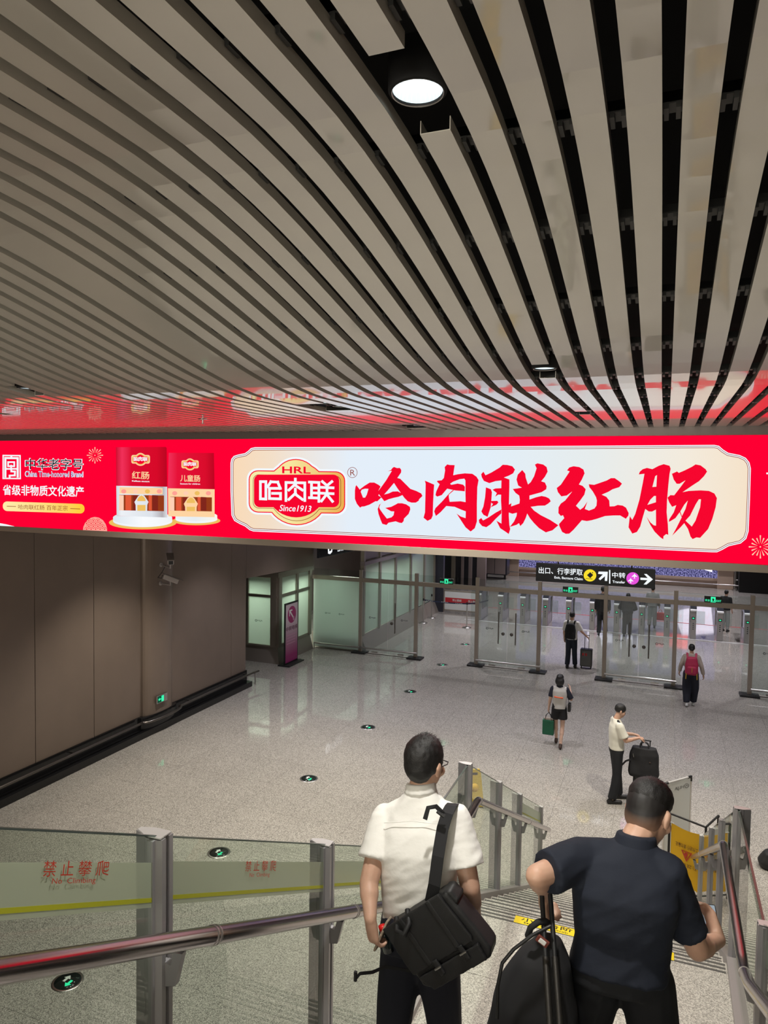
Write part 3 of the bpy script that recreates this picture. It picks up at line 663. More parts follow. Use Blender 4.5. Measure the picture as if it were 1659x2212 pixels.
def pouch(P, low, win, band, gold, bc, txt1, q1, txt2, q2, mat, lowmat):
    BA('pouch_print', [[F6(P)]], mat); BA('pouch_print', [[F6(low)]], lowmat)
    BA('pouch_band_print', [[F6(band)]], 'print_cream')
    (x0, y0), (x1, y1) = win
    BA('pouch_window_print', [[F6([(x0, y0), (x1, y0+10), (x1, y1), (x0, y1-12)])]], 'print_brown')
    for i, (a, b, mt) in enumerate(((.0, .1, 'print_pale'), (.14, .27, 'print_sausage'), (.31, .4, 'print_sausage2'), (.66, .73, 'print_sausage'), (.74, .87, 'print_sausage2'))):
        u = x0+(x1-x0)*a; v = x0+(x1-x0)*b; BA('sausage_print', [[F6([(u, y0+4), (v, y0+8), (v, y1-8), (u, y1-14)])]], mt)
    cx = (x0+x1)/2
    BA('pouch_medallion', [[F6([(cx-75, y1), (cx-78, y0+115), (cx-95, y0+100), (cx-70, y0+60), (cx-40, y0+15), (cx, y0-5), (cx+40, y0+15), (cx+70, y0+60), (cx+95, y0+100), (cx+78, y0+115), (cx+75, y1)])]], lowmat)
    BA('pouch_medallion', [[F6([(cx-55, y1-5), (cx-55, y0+60), (cx-30, y0+25), (cx, y0+10), (cx+30, y0+25), (cx+55, y0+60), (cx+55, y1-5)])]], 'print_gold')
    BA('pouch_medallion', [[F6(rrect(cx-85, y0+85, cx+85, y0+135, 20))]], lowmat)
    for i in range(4): BA('pouch_band_figures', [[F6(ellipse(band[0][0]+60+i*(band[1][0]-band[0][0]-100)/3, (band[0][1]+band[2][1])/2+8, 34, 28, 14))]], ('print_pink', 'print_pale', 'print_gold', 'print_pink')[i])
    for dd, mt in ((0, 'print_cream'), (60, 'print_gold'), (110, 'print_red')): 
        fn = small_badge(bc[0], bc[1], bc[2]); isl = [[F6(fn(rrect(240+dd, 347+dd, 1440-dd, 900-dd, 120)))], [F6(fn(ellipse(828, 510, 297-dd, 297-dd)))], [F6(fn(ellipse(835, 640, 405-dd, 405-dd)))]]
        BA('pouch_badge', isl, mt)
    BA('pouch_badge_lettering', [[F6(small_badge(bc[0], bc[1], bc[2])(l))] for p in WS for st_ in stroke(p, 40) for l in st_], 'print_white')
    BT('pouch_lettering', txt1, F6(q1), 'print_cream', .014); BT('pouch_lettering', txt2, F6(q2), 'print_white', .02)
emis('print_sausage', (.75, .10, .04), 1.0); emis('print_sausage2', (.22, .02, .012), 1.0)
pouch([(842, 235), (1440, 238), (1450, 710), (1450, 1080), (838, 1075), (832, 700)], [(832, 705), (1450, 718), (1450, 1088), (836, 1076)], ((862, 815), (1415, 1012)), [(865, 720), (1412, 732), (1412, 805), (865, 795)], 0, (1130, 388, .19), '儿童肠', [(1000, 525), (1265, 530), (1265, 622), (1000, 616)], 'Sausage for children', [(1000, 634), (1265, 638), (1265, 664), (1000, 660)], 'print_pouch2', 'print_cream')
pouch([(150, 162), (808, 158), (822, 172), (828, 685), (830, 1088), (160, 1070), (155, 670)], [(155, 672), (829, 685), (832, 1092), (160, 1068)], ((195, 790), (788, 1008)), [(198, 690), (770, 702), (770, 785), (198, 775)], 0, (483, 322, .205), '红肠', [(368, 478), (600, 484), (600, 588), (368, 580)], 'Kielbasa sausage', [(370, 597), (602, 603), (602, 632), (370, 624)], 'print_pouch', 'print_silver')
BA('edge_print', [[[(1654, 1021), (1662, 1021), (1662, 1024.5), (1654, 1024.5)]]], 'print_white')
# ================================================================== LOWER HALL
pbr('disc_black', (.012, .016, .015), .12)
pbr('white_arrow', (.6, .65, .62), .5)
pbr('cam_grey', (.34, .30, .29), .4); pbr('cam_dark', (.12, .10, .095), .45)
emis('exit_dark', (.01, .12, .06), .6)
pbr('mullion', (.30, .265, .225), .35, .4); pbr('plinth', (.30, .265, .235), .4, .3)
pbr('decal_ink', (.05, .06, .06), .6)
pbr('upper_panel', (.22, .185, .19), .35)
pbr('sign_dark', (.012, .012, .022), .25)
pbr('poster_magenta', (.36, .012, .14), .4); pbr('poster_dark', (.12, .01, .06), .4)
pbr('poster_pink', (.6, .3, .45), .4)
pbr('partition_frame', (.38, .33, .28), .35, .45)
pbr('exit_box', (.015, .022, .018), .3)
pbr('sign_black', (.010, .011, .013), .25)
pbr('gate_body', (.42, .40, .40), .3, .85); pbr('gate_top', (.03, .032, .04), .08); pbr('gate_dark', (.04, .042, .045), .15); pbr('gate_white', (.8, .8, .8), .4); pbr('red_line', (.55, .02, .03), .5)
pbr('belt', (.015, .02, .06), .6)
pbr('marble', (.46, .34, .27), .3, var=.06, vscale=4); pbr('marble_trim', (.56, .42, .33), .35); pbr('door_pink', (.33, .26, .25), .4); pbr('door_dark', (.03, .03, .045), .3)
emis('screen_white', (.85, .80, 1.0), 1.6); emis('screen_pink', (1.0, .50, .62), 1.4); emis('screen_red', (1.0, .12, .14), 1.4)
ORD = ['first', 'second', 'third', 'fourth', 'fifth', 'sixth', 'seventh', 'eighth', 'ninth', 'tenth', 'eleventh', 'twelfth', 'thirteenth']
# ---- round exit lights set in the floor
for i, (x, y) in enumerate(((146, 2120), (473, 1842), (667, 1682), (795, 1571), (886, 1494), (955, 1436), (1005, 1392))):
    p = fl(x, y)
    t = thing('floor_exit_light', 'round black floor light with exit arrows, %s one away from the stairs' % ORD[i], 'floor light', (p.x, p.y, 0), 0, 'round exit lights in the floor')
    MB().lathe([(.17, 0), (.17, .003), (.155, .006), (.14, .006)], 32).build('ring', 'steel', t)
    MB().lathe([(.142, 0), (.142, .0065), (.001, .0068)], 32).build('lens', 'disc_black', t)
    fa = lambda u, v, p=p: Vector((p.x+u, p.y+v, .0075))
    ar = lambda sx, sy, o: [[[(o[0]+a*sx, o[1]+b*sy) for a, b in ((-.016, -.05), (.016, -.05), (.016, .005), (.045, .005), (0, .055), (-.045, .005), (-.016, .005))]]]
    art('arrow', ar(1, 1, (-.035, .025)), fa, 'white_arrow', t, .0, up)
    art('arrow', ar(1, -1, (.04, -.025)), fa, 'green_lit', t, .0, up)
# ---- ceiling sprinkler by the lightbox
sp_ = ceil_hit(438, 905)
t = thing('sprinkler', 'small sprinkler head with round plate in the red-lit ceiling slats', 'sprinkler', (sp_.x, sp_.y, zc(sp_.y)))
MB().lathe([(.001, .002), (.05, .0), (.05, -.006), (.001, -.008)], 16).build('plate', 'steel', t)
MB().tube([(0, 0, 0), (0, 0, -.05)], .008, 8).build('stem', 'steel', t); MB().lathe([(.001, -.05), (.022, -.05), (.022, -.054), (.001, -.054)], 12).build('deflector', 'steel', t)
# ---- cameras on the column
def cctv(label, base, aim_px, body0, body1):
    t = thing('security_camera', label, 'camera', base)
    B = Vector(base)
    MB().lathe([(.001, 0), (.05, 0), (.05, .02), (.001, .02)], 16, M=Matrix.Rotation(PI/2, 4, 'Y')).build('wall_plate', 'cam_grey', t)
    mid = (Vector(body0)+Vector(body1))/2
    MB().tube([(0, 0, 0), (mid.x-B.x, mid.y-B.y, 0), (mid.x-B.x, mid.y-B.y, mid.z-B.z)], .016, 8).build('arm', 'cam_grey', t)
    d = (Vector(body1)-Vector(body0)); L = d.length; q = d.to_track_quat('Y', 'Z').to_matrix().to_4x4(); q.translation = Vector(body0)-B
    MB().bbox(-.065, .065, 0, L, -.05, .06, .02, q).build('housing', 'cam_grey', t)
    MB().bbox(-.075, .075, -.03, L+.08, .062, .074, .004, q).build('sun_shield', 'cam_dark', t)
    MB().box(-.045, .045, L, L+.004, -.035, .04, q).build('lens_window', 'black', t)
    return t
CXF = WX+.165
b1 = onp(347, 1220, 0, CXF); c1 = onp(367, 1202, 0, CXF+.35); c1b = onp(369, 1216, 0, CXF+.75)
cctv('boxy security camera pointing at the viewer, upper one on the wall column', (CXF, b1.y, b1.z), None, (c1.x, c1.y, c1.z), (c1b.x, c1b.y, c1b.z))
b2 = onp(346, 1260, 0, CXF); c2 = onp(352, 1245, 0, CXF+.25); c2b = onp(384, 1257, 0, CXF+.45)
cctv('long bullet security camera pointing to the right, lower one on the wall column', (CXF, b2.y, b2.z), None, (c2.x, c2.y, c2.z), (c2b.x, c2b.y, c2b.z))
cb = thing('camera_cable', 'thin dark cable hanging between the two security cameras', 'cable', (CXF, b1.y, b1.z))
MB().tube([Vector(q)-Vector((CXF, b1.y, b1.z)) for q in (onp(358, 1221, 0, CXF+.2), onp(350, 1236, 0, CXF+.12), onp(341, 1248, 0, CXF+.08), onp(349, 1249, 0, CXF+.16), onp(351, 1243, 0, CXF+.22))], .008, 6).build('cord', 'black', cb)
# ---- green exit sign low on the column
pA = onp(338, 1513, 0, CXF+.05); pB = onp(361, 1506, 0, CXF+.05)
es = thing('exit_sign', 'small green lit exit sign with arrow low on the wall column', 'sign', (CXF+.02, (pA.y+pB.y)/2, pA.z))
hw = abs(pB.y-pA.y)/2
MB().bbox(0, .04, -hw, hw, -.09, .09, .006).build('housing', 'steel', es)
MB().box(.038, .043, -hw*.85, hw*.3, -.07, .07).build('face', 'exit_dark', es)
ez = lambda u, v: Vector((CXF+.066, es.location.y+u, es.location.z+v))
art('pictogram', [[rectq(-hw*.18, -.065, hw*.28, .065)], [[(-hw*.8, 0), (-hw*.5, .035), (-hw*.5, .012), (-hw*.22, .012), (-hw*.22, -.012), (-hw*.5, -.012), (-hw*.5, -.035)]]], ez, 'green_lit', es, 0, NX)
# ---- shopfront with frosted panes beyond the wall
def bar(o, a, b, w_, d_, name='mullion', mat='mullion'):
    a = Vector(a); b = Vector(b); dd = (b-a); L = dd.length; q = dd.to_track_quat('Z', 'X').to_matrix().to_4x4(); q.translation = a
    return MB().box(-w_/2, w_/2, -d_/2, d_/2, 0, L, q).build(name, mat, o)
HL = 'HLJA'
def decal(o, fn, c, s, nrm, mirror=1):
    art('decal', [[[(c[0]+x*s*mirror, c[1]+y*s) for x, y in ellipse(-.9, 0, .45, .4, 16)], [(c[0]+x*s*mirror, c[1]+y*s) for x, y in ellipse(-.9, 0, .28, .22, 12)]]], fn, 'decal_ink', o, .009, nrm)
    q = [(c[0]-.3*s*mirror, c[1]+.35*s), (c[0]+1.6*s*mirror, c[1]+.35*s), (c[0]+1.6*s*mirror, c[1]-.35*s), (c[0]-.3*s*mirror, c[1]-.35*s)]
    lettering('decal', HL, q, fn, 'decal_ink', o, .01, lift=.009, nrm=nrm)
sA = 19.05; sx = -10.93
sf = thing('frosted_shopfront', 'bay of frosted glass panes in dark metal frames at the end of the brown wall', 'shopfront', (sx, sA, 0))
SL = lambda x, y, z: (x-sx, y-sA, z)
za, zb_, zt_, ztt = .50, 2.02, 2.10, 2.62
MB().add([SL(-12.6, sA-.14, 0), SL(sx+.14, sA-.14, 0), SL(sx, sA, .48), SL(-12.6, sA, .48)], [(0, 1, 2, 3)]).add([SL(sx+.14, sA-.14, 0), SL(sx+.14, 21.2, 0), SL(sx, 21.2, .48), SL(sx, sA, .48)], [(0, 1, 2, 3)]).build('plinth', 'plinth', sf)
for x0, x1 in ((-12.5, -11.15),):
    for z0, z1 in ((.52, 2.0), (2.08, 2.6)):
        MB().box(x0-sx, x1-sx, -.006, .006, z0, z1).build('pane', 'frost_glass', sf)
for y0, y1 in ((sA+.2, sA+1.12), (sA+1.24, 21.05)):
    for z0, z1 in ((.52, 2.0), (2.08, 2.6)):
        MB().box(-.006, .006, y0-sA, y1-sA, z0, z1).build('pane', 'frost_glass', sf)
for p0, p1 in (((-11.05, sA, .48), (-11.05, sA, 2.65)), ((-12.0, sA, .48), (-12.0, sA, 2.65))): bar(sf, SL(*p0), SL(*p1), .2 if p0[0] > -11.5 else .12, .12)
bar(sf, SL(sx, sA+.08, .48), SL(sx, sA+.08, 2.65), .12, .18); bar(sf, SL(sx, sA+1.18, .48), SL(sx, sA+1.18, 2.65), .12, .12); bar(sf, SL(sx, 21.13, .48), SL(sx, 21.13, 2.65), .12, .15)
bar(sf, SL(-12.5, sA, 2.04), SL(sx, sA, 2.04), .08, .1); bar(sf, SL(sx, sA, 2.04), SL(sx, 21.2, 2.04), .1, .08)
bar(sf, SL(-12.5, sA, .5), SL(sx, sA, .5), .05, .1); bar(sf, SL(sx, sA, .5), SL(sx, 21.2, .5), .1, .05)
MB().box(-1.6, .05, -.05, 2.3, 2.62, 2.78).build('header', 'mullion', sf)
decal(sf, lambda u, v: Vector((u, sA, v)), (-11.6, 1.25), .09, Vector((0, -1, 0)))
area_light('shop_light', (-11.8, 20.3, 2.5), 1.0, 1.6, 110, (.93, 1, .82))
# side wall of the shop running away along the hall
EX = -9.2
s2 = thing('shop_side_wall', 'long shop wall of tall frosted panes behind the glass partition', 'shopfront', (EX, 21.6, 0))
E2 = lambda x, y, z: (x-EX, y-21.6, z)
ysE = [21.62, 23.05, 24.6, 26.3, 28.0, 29.4]
MB().add([E2(EX+.22, 21.5, 0), E2(EX+.22, 29.5, 0), E2(EX, 29.5, .52), E2(EX, 21.5, .52)], [(0, 1, 2, 3)]).add([E2(EX+.22, 21.5, 0), E2(EX, 21.5, .52), E2(EX-1.8, 21.5, .52), E2(EX-1.8, 21.5, 0)], [(0, 1, 2, 3)]).build('plinth', 'plinth', s2)
for a, b in zip(ysE, ysE[1:]):
    MB().box(-.006, .006, a+.08-21.6, b-.08-21.6, .55, 2.82).build('pane', 'frost_glass', s2)
    MB().box(-.006, .006, a+.08-21.6, b-.08-21.6, 3.0, 3.55).build('upper_panel', 'upper_panel', s2)
for y in ysE: bar(s2, E2(EX, y, .5), E2(EX, y, 3.6), .13, .13)
bar(s2, E2(EX+.03, 21.5, 2.9), E2(EX+.03, 29.5, 2.9), .12, .16, 'ledge', 'upper_panel'); bar(s2, E2(EX, 21.5, 3.62), E2(EX, 29.5, 3.62), .1, .1)
MB().box(-.06, .02, 0, 7.9, 3.66, 5.3).build('fascia', 'upper_panel', s2)
area_light('shop_light', (-10.2, 24.5, 2.7), .7, 5.0, 130, (.88, 1, .86))
struct(MB().box(EX-2.0, EX+.4, 29.5, 29.7, 0, 5.3).build('wall_shop_end', 'door_dark'))
# hanging staff sign by the bulkhead
sp1 = onp(688, 1206, 0, WX+.25); sp2 = onp(766, 1189, 0, WX+.25)
ss = thing('hanging_sign', 'dark hanging sign with lit staff only lettering, half hidden behind the lightbox', 'sign', (WX+.25, sp1.y, sp1.z))
MB().bbox(-.06, .0, 0, sp2.y-sp1.y, .0, .55, .006).build('sign_box', 'sign_dark', ss)
MB().tube([(-.03, .4, .5), (-.03, .4, 5.3-sp1.z)], .012, 8).build('hanger', 'black', ss); MB().tube([(-.03, sp2.y-sp1.y-.4, .5), (-.03, sp2.y-sp1.y-.4, 5.3-sp1.z)], .012, 8).build('hanger', 'black', ss)
sgx = lambda x, y: onp(x, y, 0, WX+.25)
art('pictogram', [[[(708.5, 1196), (708, 1180), (718, 1177), (717.5, 1192), (713, 1197)], [(711, 1191), (711, 1183), (715.5, 1182), (715.5, 1189)]]], sgx, 'white_lit', ss, .003, NX)
lettering('lettering', '工作人员', [(719, 1176), (745, 1170), (745, 1182), (719, 1188)], sgx, 'white_lit', ss, .012, lift=.003, nrm=NX)
lettering('lettering', 'Staff Only', [(729, 1188), (742, 1184.5), (742, 1189.5), (729, 1193)], sgx, 'white_lit', ss, .02, lift=.003, nrm=NX)
# ---- roll-up style stand with magenta poster
q0 = fl(614, 1429); q1 = fl(640, 1418)
sx0 = -10.52; bh = onp(614, 1305, 0, sx0).z; bw = abs(onp(641, 1300, 0, sx0).y-onp(613, 1305, 0, sx0).y)
q0.y = onp(614, 1429, 0, sx0).y; ps = thing('poster_stand', 'tall magenta poster stand with white arrow beside the frosted shopfront', 'poster stand', (sx0, q0.y, 0))
MB().bbox(-.02, .02, 0, bw, .03, bh, .004).build('frame', 'black', ps)
MB().bbox(-.2, .2, -.05, bw+.1, 0, .035, .01).build('base', 'black', ps)
m, nt, b = newmat('poster'); tc = nt.nodes.new('ShaderNodeNewGeometry'); sz = nt.nodes.new('ShaderNodeSeparateXYZ'); nt.links.new(tc.outputs['Position'], sz.inputs[0])
mr = nt.nodes.new('ShaderNodeMapRange'); mr.inputs[1].default_value = 0; mr.inputs[2].default_value = bh; rr = nt.nodes.new('ShaderNodeValToRGB')
rr.color_ramp.elements[0].color = (.33, .012, .16, 1); rr.color_ramp.elements[0].position = .15; rr.color_ramp.elements[1].color = (.62, .50, .56, 1); rr.color_ramp.elements[1].position = .72
nt.links.new(sz.outputs['Z'], mr.inputs[0]); nt.links.new(mr.outputs[0], rr.inputs[0]); nt.links.new(rr.outputs[0], b.inputs['Base Color']); b.inputs['Roughness'].default_value = .3
MB().box(.0205, .023, .04, bw-.04, .08, bh-.05).build('poster', m, ps)
pf = lambda u, v: Vector((sx0+.024, q0.y+u, v))
cyy, czz, rr_ = bw*.5, bh*.80, bw*.32
art('poster_disc', [[ellipse(cyy, czz, rr_, rr_)]], pf, 'poster_magenta', ps, .0005, NX)
art('poster_arrow', [[[(cyy-rr_*.65, czz+rr_*.6), (cyy+rr_*.1, czz+rr_*.6), (cyy+rr_*.1, czz+rr_*.42), (cyy-rr_*.3, czz+rr_*.42), (cyy+rr_*.4, czz-rr_*.35), (cyy+rr_*.27, czz-rr_*.5), (cyy-rr_*.47, czz+rr_*.28), (cyy-rr_*.47, czz-rr_*.15), (cyy-rr_*.65, czz-rr_*.15)]]], pf, 'white', ps, .001, NX)
art('poster_figure', [[rectq(cyy+rr_*.25, czz-rr_*.75, cyy+rr_*.6, czz-rr_*.3)]], pf, 'poster_pink', ps, .001, NX)
lettering('lettering', '中转电梯', [(.06, bh*.62), (bw-.06, bh*.62), (bw-.06, bh*.545), (.06, bh*.545)], pf, 'poster_dark', ps, .01, lift=.001, nrm=NX)
for k in range(4): art('poster_line', [[rectq(.1, bh*(.47-.045*k), bw*.78, bh*(.485-.045*k))]], pf, 'poster_pink', ps, .001, NX)
# ---- glass partition with doors
GY = 21.36
GX = [-9.15, -7.24, -5.27, -3.38, -1.5, .36, 2.26, 4.15]
gp = thing('glass_partition', 'long glass partition with bronze posts, beam and push doors across the hall', 'partition', (-1.5, GY, 0))
G = lambda x: x+1.5
BZ = 2.39
for x in GX:
    o = MB().bbox(G(x)-.055, G(x)+.055, -.05, .05, 0, 2.72, .006).build('post', 'partition_frame', gp)
    MB().bbox(G(x)-.24, G(x)+.24, -.22, .16, 0, .05, .008).build('foot_plate', 'black', gp)
bar(gp, (G(-10.9), 0, BZ), (G(4.15), 0, BZ), .13, .09, 'beam', 'partition_frame')
for a, b in zip([-10.93]+GX, GX):
    MB().box(G(a)+.06, G(b)-.06, -.006, .006, BZ+.07, 2.68).build('top_pane', 'clear_glass', gp)
    if b in (GX[2], GX[4], GX[6]):        # open bays: sliding leaves parked at the sides
        for x0, x1 in ((a+.06, a+.20), (b-.20, b-.06)): MB().box(G(x0), G(x1), .02, .032, .04, BZ-.08).build('door_leaf', 'clear_glass', gp)
        continue
    frost = b == GX[0]
    if frost:
        MB().box(G(a)+.05, G(b)-.06, -.006, .006, .06, BZ-.06).build('fixed_pane', 'frost_glass', gp)
        for cx in (-10.35, -9.85): decal(gp, lambda u, v: Vector((u, GY, v)), (cx, 1.2), .07, Vector((0, -1, 0)))
    else:
        mid = (a+b)/2
        for x0, x1, s in ((a+.06, mid-.008, -1), (mid+.008, b-.06, 1)):
            d = MB().box(G(x0), G(x1), -.006, .006, .05, BZ-.08).build('glass_door', 'mist_glass', gp)
            if b != GX[1] or s == 1:
                hx = mid+s*.26
                MB().tube([(G(hx), -.06, .75), (G(hx), -.06, 1.72)], .018, 10).build('pull_handle', 'dark_steel', d)
                for hz in (.85, 1.62): MB().tube([(G(hx), -.06, hz), (G(hx), .0, hz)], .01, 8).build('handle_stub', 'dark_steel', d)
                MB().lathe([(.001, -.012), (.05, -.012), (.05, .012), (.001, .012)], 16, M=Matrix.Translation((G(mid+s*.13), 0, 1.05)) @ Matrix.Rotation(PI/2, 4, 'X')).build('lock', 'dark_steel', d)
            decal(gp, lambda u, v: Vector((u, GY, v)), ((x0+x1)/2+s*.1, 1.18), .08, Vector((0, -1, 0)))
            MB().box(G((x0+x1)/2-.1), G((x0+x1)/2+.1), -.02, .02, .04, .09).build('floor_clamp', 'steel', gp)
    # kick bar
    x0 = a+.02 if not frost else a+.15
    k = MB().tube([(G(x0), -.13, .2), (G(b)+.08, -.13, .2)], .032, 10).build('kick_bar', 'steel', gp)
    if frost: MB().tube([(G(x0), -.13, .2), (G(x0), -.13, 0)], .02, 8).build('kick_bar_leg', 'steel', gp)
    MB().box(G(a)+.06, G(b)-.06, -.02, .02, .0, .012).build('threshold', 'dark_steel', gp)
# exit signs on the beam
for i, (x, y) in enumerate(((966, 1253), (1233, 1274), (1540, 1296))):
    p = onp(x, y, 1, GY)
    e = thing('exit_sign', 'green lit exit sign on the beam over the %s open bay of the glass partition' % ('left', 'middle', 'right')[i], 'sign', (p.x, GY-.07, BZ+.07))
    MB().bbox(-.22, .22, -.02, .02, 0, .17, .005).build('housing', 'exit_box', e)
    ef = lambda u, v, p=p: Vector((p.x+u, GY-.092, BZ+.07+v))
    nY = Vector((0, -1, 0))
    art('pictogram', [[rectq(-.06, .01, .06, .16), [(-.035, .02), (-.01, .07), (-.03, .1), (0, .12), (.035, .09), (.015, .07), (.04, .02), (.02, .02), (0, .055), (-.018, .02)]]], ef, 'green_lit', e, .001, nY)
    lettering('lettering', '安全', [(-.2, .09), (-.075, .09), (-.075, .03), (-.2, .03)], ef, 'green_lit', e, .015, lift=.001, nrm=nY)
    lettering('lettering', 'EXIT', [(.075, .085), (.2, .085), (.2, .03), (.075, .03)], ef, 'green_lit', e, .02, lift=.001, nrm=nY)
# ---- big hanging sign
YS = 19.4
SF = lambda x, y: onp(x, y, 1, YS)
c0, c1_, c2_, c3_ = SF(1158, 1216), SF(1416, 1231), SF(1414, 1273), SF(1158, 1254)
hs = thing('hanging_sign', 'black hanging sign with lit white exit and baggage claim lettering, yellow and pink icons', 'sign', ((c0.x+c1_.x)/2, YS, c2_.z))
w2 = (c1_.x-c0.x)/2; hh = (c0.z-c3_.z+c1_.z-c2_.z)/2; zb2 = (c3_.z+c2_.z)/2; hs.location.z = zb2
MB().bbox(-w2, w2, .002, .16, 0, hh, .008).build('sign_box', 'sign_black', hs)
for x in (-w2*.62, w2*.62): MB().tube([(x, .08, hh), (x, .08, 5.3-zb2)], .02, 8).build('hanger', 'black', hs)
ks = 290/1659
def H3(P): return [(1150+x*ks, 1190+y*ks) for x, y in P]
nY = Vector((0, -1, 0))
lettering('lettering', '出口、行李提取', H3([(78, 198), (622, 225), (622, 305), (78, 278)]), SF, 'white_lit', hs, .012, lift=.002, nrm=nY)
lettering('lettering', 'Exit, Baggage Claim', H3([(272, 312), (622, 332), (622, 374), (272, 350)]), SF, 'white_lit', hs, .018, lift=.002, nrm=nY)
lettering('lettering', '中转', H3([(985, 262), (1150, 270), (1150, 340), (985, 332)]), SF, 'white_lit', hs, .012, lift=.002, nrm=nY)
lettering('lettering', 'Transfer', H3([(990, 364), (1146, 372), (1146, 404), (990, 396)]), SF, 'white_lit', hs, .018, lift=.002, nrm=nY)
art('divider', [[H3([(948, 235), (963, 236), (963, 405), (948, 404)])]], SF, 'white_lit', hs, .002, nY)
art('arrow', [[H3([(818, 255), (932, 258), (925, 372), (895, 370), (898, 312), (838, 362), (818, 345), (872, 290), (812, 284)])]], SF, 'white_lit', hs, .002, nY)
art('arrow', [[H3([(1335, 330), (1425, 335), (1380, 285), (1412, 285), (1490, 352), (1410, 416), (1375, 414), (1422, 362), (1335, 358)])]], SF, 'white_lit', hs, .002, nY)
art('baggage_icon', [[H3(ellipse(712, 303, 78, 75))]], SF, 'yellow_lit', hs, .002, nY)
art('baggage_icon', [[H3([(675, 300), (715, 262), (752, 298), (715, 338)])], [H3([(735, 265), (752, 262), (745, 282)])], [H3([(660, 338), (742, 344), (742, 350), (660, 344)])]], SF, 'sign_black', hs, .004, nY)
art('transfer_icon', [[H3(ellipse(1240, 340, 78, 76))]], SF, 'magenta_lit', hs, .002, nY)
plane = [(0, -38), (7, -20), (34, 2), (34, 12), (7, 4), (5, 24), (14, 32), (-14, 32), (-5, 24), (-7, 4), (-34, 12), (-34, 2), (-7, -20)]
art('transfer_icon', [[H3([(1262+x*.95, 312+y*.95) for x, y in plane])], [H3([(1215+x*.95, 368+y*.95) for x, y in plane])]], SF, 'white_lit', hs, .004, nY)
# ---- ticket gates
gt = thing('ticket_gate', 'x', 'gate', (0, 0, 0), 0, 'row of ticket gates behind the glass partition')
MB().bbox(-.10, .10, 0, .16, 0, 1.06, .012).build('front_pillar', 'gate_body', gt)
MB().bbox(-.10, .10, 1.15, 1.3, 0, 1.06, .012).build('rear_pillar', 'gate_body', gt)
MB().bbox(-.09, .09, .16, 1.15, 0, .42, .01).build('cabinet', 'gate_body', gt)
MB().box(-.07, .07, .165, 1.145, .42, 1.06).build('side_glass', 'gate_dark', gt)
MB().prism([(-.015, 1.06), (.22, 1.19), (1.1, 1.19), (1.3, 1.06)], -.11, .11, ax=0).build('top_cover', 'gate_top', gt)
MB().prism([(-.02, 1.03), (-.02, 1.075), (.03, 1.10), (.03, 1.05)], -.108, .108, ax=0).build('top_band', 'gate_white', gt)
dsp = MB().box(-.055, .055, -.006, .0, .72, .82).build('display', 'black', gt)
MB().box(-.03, .03, -.009, -.006, .75, .79).build('lit_arrow', 'green_lit', dsp)
lt = text_mesh('自助验票通道', 0); 
for k in range(4): MB().box(-.018, .018, -.003, .0, .56-.07*k, .60-.07*k).build('printed_character', 'gate_dark', gt)
bpy.data.meshes.remove(lt)
MB().box(.10, .42, .60, .61, .45, .95).build('barrier_flap', 'mist_glass', gt)
for k in range(13):
    o = gt if k == 0 else copy_tree(gt)
    o.location = (-6.95+.893*k, 28.4, 0); o['label'] = 'grey metal ticket gate with dark top, %s from the left in the row' % ORD[k]
tk = thing('gate_floor_strip', 'pale metal floor strip running along the feet of the ticket gates', 'floor strip', (-1.5, 28.2, 0))
MB().bbox(-6, 6, 0, .12, 0, .02, .005).build('strip', 'alu_light', tk)
tk2 = thing('floor_line', 'thin red line across the floor behind the ticket gates', 'floor line', (-1.5, 31.5, 0)); MB().box(-6, 6, 0, .08, 0, .004).build('line', 'red_line', tk2)
# ---- stanchions and barrier board behind the open left bay
stn = []
bases = [fl(914, 1346), fl(932, 1335), fl(1008, 1356)]
for i, p in enumerate(bases):
    t = thing('stanchion', ('steel belt stanchion at the left of the open bay, the nearer of two', 'steel belt stanchion at the left of the open bay, the farther of two', 'steel belt stanchion at the right of the open bay before the red barrier')[i], 'stanchion', (p.x, p.y, 0), 0, 'belt stanchions behind the partition')
    MB().lathe([(.001, 0), (.17, 0), (.17, .02), (.06, .035), (.03, .05), (.001, .05)], 24).build('base', 'steel', t)
    MB().tube([(0, 0, .04), (0, 0, .92)], .025, 12).build('pole', 'steel', t); MB().tube([(0, 0, .9), (0, 0, .99)], .032, 12).build('head', 'black', t)
def belt(a, b, label):
    a, b = Vector((a.x, a.y, .93)), Vector((b.x, b.y, .93)); d = (b-a); t = thing('stanchion_belt', label, 'belt', a)
    n = 8; pts = [a+d*(i/n)+Vector((0, 0, -.03*math.sin(PI*i/n))) for i in range(n+1)]
    vs = []; off = d.normalized().cross(Vector((0, 0, 1)))*.002
    for p in pts: vs += [p-a+Vector((0, 0, .025))+off, p-a-Vector((0, 0, .025))+off, p-a-Vector((0, 0, .025))-off, p-a+Vector((0, 0, .025))-off]
    MB().add(vs, [(4*i+j, 4*i+(j+1) % 4, 4*i+4+(j+1) % 4, 4*i+4+j) for i in range(n) for j in range(4)]).build('webbing', 'belt', t)
    return t
bt = belt(bases[0], bases[2], 'navy belt stretched between the steel stanchions in the open left bay')
bd = bases[2]-bases[0]
bfn = lambda u, v: Vector((bases[0].x+bd.x*u, bases[0].y+bd.y*u-.004, v))
for u in (.15, .5, .82): lettering('lettering', HL, [(u-.08, .928), (u+.08, .928), (u+.08, .898), (u-.08, .898)], bfn, 'white', bt, .02, lift=.003, nrm=nY)
belt(bases[2], bases[2]+Vector((.55, 1.2, 0)), 'short navy belt leading back from the right stanchion')
bb = fl(1000, 1325); bby = bb.y
f0, f1 = onp(959, 1325, 1, bby), onp(1034, 1330, 1, bby); ft = onp(962, 1275, 1, bby).z
